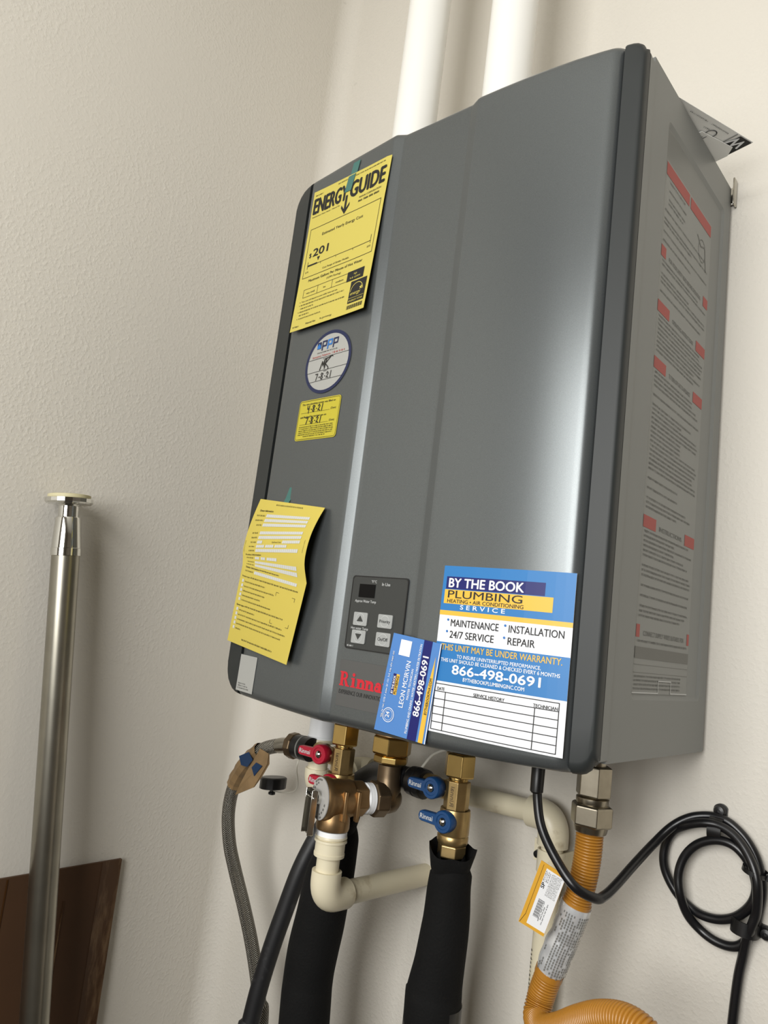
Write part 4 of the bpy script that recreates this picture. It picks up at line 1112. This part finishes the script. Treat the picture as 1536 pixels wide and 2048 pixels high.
# ------------------------------------------------------------------ power cord
pc = thing('power_cord', (.1286, -.16, -.03), 'black power cord looped on the wall right of the heater', 'power cord')
MB().lathe([(.0050, .0078), (.0068, .004), (.0068, -.0060), (.0060, -.0068), (.0060, -.0080), (.0068, -.0088), (.0068, -.018), (.0061, -.0190), (.0061, -.0205), (.0066, -.0215), (.0063, -.0440), (.0050, -.0455)], (.1290, -.1600, 0), (0, 0, 1), 28).build('gland', 'plastic_black', pc)
CP = [(0.1290, -0.1600, -0.0297), (0.1308, -0.1600, -0.0516), (0.1385, -0.1620, -0.0748), (0.1563, -0.1650, -0.0965), (0.1770, -0.1650, -0.1151), (0.1908, -0.1500, -0.1240), (0.1934, -0.1350, -0.1238), (0.1939, -0.1100, -0.1177), (0.1947, -0.0700, -0.1047), (0.1988, -0.0350, -0.0897), (0.2110, -0.0200, -0.0715), (0.2268, -0.0140, -0.0591), (0.2445, -0.0100, -0.0535), (0.2586, -0.0100, -0.0539), (0.2704, -0.0100, -0.0596), (0.2820, -0.0100, -0.0703), (0.2908, -0.0100, -0.0859), (0.2954, -0.0100, -0.1069), (0.2930, -0.0100, -0.1297), (0.2889, -0.0100, -0.1475), (0.2802, -0.0100, -0.1620), (0.2694, -0.0100, -0.1683), (0.2547, -0.0100, -0.1683), (0.2405, -0.0100, -0.1628), (0.2294, -0.0150, -0.1514), (0.2232, -0.0210, -0.1332), (0.2207, -0.0210, -0.1152), (0.2254, -0.0200, -0.0968), (0.2372, -0.0200, -0.0818), (0.2532, -0.0200, -0.0734), (0.2680, -0.0200, -0.0728), (0.2795, -0.0200, -0.0793), (0.2881, -0.0200, -0.0908), (0.2925, -0.0200, -0.1061), (0.2888, -0.0190, -0.1218), (0.2753, -0.0130, -0.1382), (0.2595, -0.0100, -0.1471), (0.2434, -0.0090, -0.1493), (0.2298, -0.0070, -0.1464), (0.2153, -0.0070, -0.1369), (0.2044, -0.0080, -0.1218), (0.2006, -0.0090, -0.1072), (0.2025, -0.0090, -0.0908), (0.2097, -0.0110, -0.0778), (0.2245, -0.0190, -0.0669), (0.2408, -0.0210, -0.0600), (0.2560, -0.0200, -0.0587), (0.2702, -0.0210, -0.0635), (0.2825, -0.0240, -0.0740), (0.2923, -0.0280, -0.0895), (0.2955, -0.0280, -0.1059), (0.2938, -0.0220, -0.1271), (0.2896, -0.0200, -0.1419), (0.2850, -0.0160, -0.1552), (0.2812, -0.0120, -0.1726), (0.2772, -0.0100, -0.1952), (0.2740, -0.0100, -0.2354), (.2720, -.0100, -.275), (.2705, -.009, -.33), (.27, -.009, -.42), (.27, -.008, -.52), (.27, -.008, -.75), (.27, -.008, -1.0), (.27, -.010, F0 + .006)]
MB().tube(spline(CP, 8), .0045, 14).build('cable', 'cord_black', pc, smooth=80)
def clip(x, z, ang, label):
    t = thing('cable_clip', (x, -.001, z), label, 'cable clip', 'black cable clips on the wall')
    c, s = math.cos(ang), math.sin(ang)
    L = lambda a, b, y: (x + a * c - b * s, y, z + a * s + b * c)
    b = MB()
    tab = [(.006, -.006)] + [(-.0005 - .0072 * math.cos(q), .0072 * math.sin(q)) for q in [-1.1 + 2.2 * i / 10 for i in range(11)]] + [(.006, .006)]
    b.loft([[L(a, bb, y) for a, bb in tab] for y in (0.0, -.004)])
    hoop = [(.006 + .0105 - .0125 * math.cos(q), -.012 - .0125 * math.sin(q) * 1.0) for q in [math.pi * i / 10 for i in range(11)]]
    hin = [(.006 + .0105 - .0108 * math.cos(q), -.012 - .0108 * math.sin(q)) for q in [math.pi * i / 10 for i in range(11)]]
    b.loft([[L(a, bb, y) for a, y in [(.004, -.0005)] + hoop + [(.029, -.0005)] + [(.0273, -.0005)] + hin[::-1] + [(.0057, -.0005)]] for bb in (-.0065, .0065)])
    b.build('clip_body', 'plastic_black', t, smooth=40)
    MB().lathe([(.0056, .004), (.0060, .0075), (.0046, .0098), (.0018, .0104), (.0016, .0092)], L(-.001, 0, 0), (0, -1, 0), 22).build('screw', 'plastic_black', t)
clip(.2528, -.0480, -math.pi / 2, 'black cable clip at the top of the cord loop')
clip(.2985, -.1476, math.pi - .1, 'black cable clip at the lower right of the cord loop')
ct = MB()
tc_ = Vector((.2905, -.018, -.0920)); tq = Vector((.25, 0, 1)).normalized(); tn = Vector((1, 0, -.25)).normalized()
ring = [tc_ + tn * (.0105 * math.cos(q)) + Vector((0, 1, 0)) * (.0140 * math.sin(q)) for q in [2 * math.pi * i / 28 for i in range(29)]]
ct.loft([[p + tq * .0022 for p in ring], [p - tq * .0022 for p in ring]], False, False, False)
ct.loft([[p + tq * .0022 + (p - tc_).normalized() * .0010 for p in ring], [p - tq * .0022 + (p - tc_).normalized() * .0010 for p in ring]], False, False, False)
hb = tc_ + tn * .0105
ct.box(hb.x, hb.x + .006, hb.y - .003, hb.y + .003, hb.z - .003, hb.z + .003)
put(ct.build('cable_tie', 'plastic_black', None, 40, None, tuple(tc_)), 'black cable tie bundling the cord loop', 'cable tie')

# ------------------------------------------------------------------ braided hose, rubber hose, caps
bh = thing('braided_hose', (-.29, -.08, -.45), 'braided steel hose hanging from the red-handled drain valve', 'hose')
BP = [(-0.2335, -0.1400, -0.0716), (-0.2644, -0.1400, -0.0769), (-0.2979, -0.1400, -0.0893), (-0.3338, -0.1350, -0.1155), (-0.3646, -0.1250, -0.1528), (-0.3801, -0.1150, -0.1938), (-0.3802, -0.1050, -0.2363), (-0.3713, -0.0950, -0.2728), (-0.3482, -0.0900, -0.3136), (-0.3282, -0.0850, -0.3538), (-0.3128, -0.0800, -0.3944), (-0.2989, -0.0800, -0.4269), (-0.2895, -0.0800, -0.4540), (-.27, -.08, -.7), (-.26, -.08, F0)]
bpth = spline(BP, 14)
MB().tube(bpth, .0094, 24, True, (14.0, 14 / (2 * math.pi * .0094))).build('braid', 'steel_braid', bh, smooth=80)
MB().tube([bpth[i] for i in (4, 8, 12, 15)], [.0100, .0102, .0102, .0098], 24).build('ferrule', 'nickel', bh)
MB().tube([bpth[i] for i in (0, 2, 4)], [.0080, .0085, .0085], 24).build('stem', 'nickel', bh)
MB().hexnut((-.2440, -.1400, -.0722), (1, 0, .02), .0168, .0130, 10, 0, .16).build('swivel_nut', 'bronze_dark', bh, smooth=None, bevel=.0008)
MB().lathe([(.0150, 0), (.0150, .010), (.0138, .0105), (.0138, .0130), (.0150, .0135), (.0150, .026)], (-.2310, -.1400, -.0714), (1, 0, .01), 32).build('coupling', 'plastic_black', bh)
MB().lathe([(.0152, 0), (.0152, .0022)], (-.2205, -.1400, -.0712), (1, 0, .01), 32).build('gasket', 'ink_grey', bh)
# brown paper tag folded round the hose
tg2 = thing('hose_tag', (-.345, -.135, -.14), 'creased brown and blue paper tag wrapped round the braided hose', 'tag')
tb = bpth[29:56:2]
MB().tube(tb, [.0116 + .0007 * math.sin(i * 1.9) for i in range(len(tb))], 9, False).build('wrap', 'tag_tan', tg2, smooth=None)
flap = [Vector((-0.2903, -0.1515, -0.0854)), Vector((-0.2698, -0.1525, -0.0885)), Vector((-0.2682, -0.1515, -0.1010)), Vector((-0.2802, -0.1500, -0.1191)), Vector((-0.2953, -0.1480, -0.1368)), Vector((-0.3391, -0.1420, -0.1578)), Vector((-0.3287, -0.1460, -0.1431)), Vector((-0.3135, -0.1500, -0.1217))]
mid = sum(flap, Vector()) / len(flap) + Vector((.001, -.002, .001))
fb = MB(); nf = len(flap)
fb.add(flap + [mid] + [p + Vector((.0003, .0007, 0)) for p in flap], [(i, (i + 1) % nf, nf) for i in range(nf)] + [tuple(nf + 1 + i for i in range(nf))[::-1]] + [(i, nf + 1 + i, nf + 1 + (i + 1) % nf, (i + 1) % nf) for i in range(nf)])
fb.build('flap', 'tag_tan', tg2, smooth=None)
for pts in ([Vector((-0.3332, -0.1500, -0.1039)), Vector((-0.3116, -0.1525, -0.0941)), Vector((-0.3004, -0.1530, -0.1024)), Vector((-0.3114, -0.1515, -0.1139)), Vector((-0.3256, -0.1505, -0.1143))], [Vector((-0.3014, -0.1520, -0.1125)), Vector((-0.2924, -0.1532, -0.1040)), Vector((-0.2797, -0.1530, -0.1059)), Vector((-0.2948, -0.1512, -0.1222))]):
    MB().loft([pts, [p + Vector((.0002, .0006, 0)) for p in pts]]).build('printed_panel', 'tag_blue', tg2, smooth=None)
MB().tube([flap[1] + Vector((0, -.0008, 0)), flap[2] + Vector((-.002, -.0012, 0)), flap[3] + Vector((-.002, -.0010, 0)), flap[4] + Vector((0, -.0006, 0))], .0007, 8).build('folded_edge', 'tag_tan', tg2)
rh = thing('rubber_hose', (-.27, -.12, -.45), 'black rubber hose from the blue drain valve crossing down to the left', 'hose')
RP = [(-.0250, -.1220, -.0770), (-0.0395, -0.1220, -0.0770), (-0.0720, -0.1180, -0.0747), (-0.1161, -0.0900, -0.0795), (-0.1614, -0.0640, -0.0935), (-0.2020, -0.0560, -0.1223), (-0.2282, -0.0600, -0.1608), (-0.2377, -0.0750, -0.1945), (-0.2461, -0.0900, -0.2369), (-0.2542, -0.1000, -0.2878), (-0.2605, -0.1080, -0.3314), (-0.2664, -0.1150, -0.3804), (-0.2698, -0.1200, -0.4269), (-0.2705, -0.1250, -0.4620), (-.26, -.12, -.8), (-.25, -.11, F0)]
MB().tube(spline(RP, 10), .0118, 20).build('hose', 'rubber_black', rh, smooth=80)
rc = MB().lathe([(.0120, 0), (.0165, .001), (.0170, .008), (.0158, .009), (.0158, .012), (.0168, .013), (.0162, .022), (.0138, .026), (.0125, .040)], (-.0310, -.1215, -.0768), (-1, .06, .02), 20)
rc.build('coupling', 'plastic_black', rh, smooth=20)
cs_ = spline([(-.046, -.115, -.062), (-.040, -.100, -.045), (-.022, -.085, -.036), (-.008, -.085, -.042), (-.010, -.095, -.060)], 8)
put(MB().tube(cs_, .0016, 10).build('retaining_strap', 'strap_clear', rh), None)
hc = thing('stopper', (-.3549, -.06, -.158), 'black knobbed stopper hanging on a thin strap beside the red handle', 'stopper')
cb = MB(); n_ = 48
def capring(r, z, ribs): return [(-.3549 + (r + (ribs if (i // 2) % 2 else 0)) * math.cos(2 * math.pi * i / n_), -.0600 + (r + (ribs if (i // 2) % 2 else 0)) * math.sin(2 * math.pi * i / n_), -.1500 + z + .10 * (r) * math.cos(2 * math.pi * i / n_)) for i in range(n_)]
cb.loft([capring(.0170, -.0095, 0), capring(.0190, -.0085, .0005), capring(.0190, .0060, .0005), capring(.0175, .0075, 0)])
cb.build('cap', 'plastic_black', hc, smooth=25)
MB().lathe([(.0035, 0), (.0035, -.004), (.0052, -.0048), (.0052, -.0075), (.003, -.0085)], (-.3549, -.06, -.1595), (0, 0, 1), 20).build('knob', 'plastic_black', hc)
MB().tube(spline([(-.3549, -.060, -.1620), (-.335, -.060, -.1600), (-.300, -.070, -.150), (-.262, -.100, -.130), (-.232, -.135, -.100), (-.226, -.139, -.087)], 8), .0009, 8).build('strap', 'strap_clear', hc)

# ------------------------------------------------------------------ tension rod and cardboard against the left wall
tr = thing('tension_rod', (-.42, -.235, F0), 'chrome tension rod leaning against the left wall', 'rod')
p_top = Vector((-.4700, -.3880, .2080)); p_bot = Vector((-.4180, -.2300, F0)); ax_r = (p_top - p_bot).normalized(); Lr = (p_top - p_bot).length
MB().lathe([(.0176, 0), (.0176, Lr - .068)], p_bot, ax_r, 40).build('tube', 'steel_tube', tr)
c_ = p_bot + ax_r * (Lr - .072)
MB().lathe([(.0178, 0), (.0192, .0005), (.0192, .010), (.0186, .0105), (.0158, .050), (.0150, .0515), (.0128, .052), (.0126, .066), (.016, .069)], c_, ax_r, 40).build('collar', 'chrome', tr)
MB().lathe([(.0150, 0), (.0280, .0010), (.0302, .0030), (.0302, .0078), (.0285, .0088)], p_top - ax_r * .004, ax_r, 20).build('end_plate', 'chrome', tr, smooth=10)
MB().lathe([(.0270, 0), (.0270, .0040), (.0255, .0045)], p_top + ax_r * .0048, ax_r, 36).build('rubber_pad', 'pad_cream', tr)

cbd = thing('cardboard_sheet', (-.48, -.45, F0), 'flattened brown cardboard leaning on the left wall behind the rod', 'cardboard')
def cm_(u, v, lift):                      # u from the corner edge towards the room, v up
    return (-.5010 + .032 * (1 - v / .975) + lift + (.006 * u), -.2010 - u - .006 * (1 - v / .975), F0 + v)
slab(cm_, .62, .972, 6, 6, .004).build('sheet', 'cardboard', cbd, smooth=None)
slab(lambda u, v, l: cm_(u, v, .0042 + l), .030, .972, 3, 60, .0002).build('packing_tape', 'tape_brown', cbd, smooth=30)
cr_ = MB()
for u, z0_, z1_ in ((.078, .75, .93), (.16, 0, .97)): cr_.loft([[cm_(u, z, .0042), cm_(u + .002, z, .0042), cm_(u + .002, z, .0047), cm_(u, z, .0047)] for z in (z0_, z1_)])
cr_.build('crease', 'tape_brown', cbd, smooth=None)
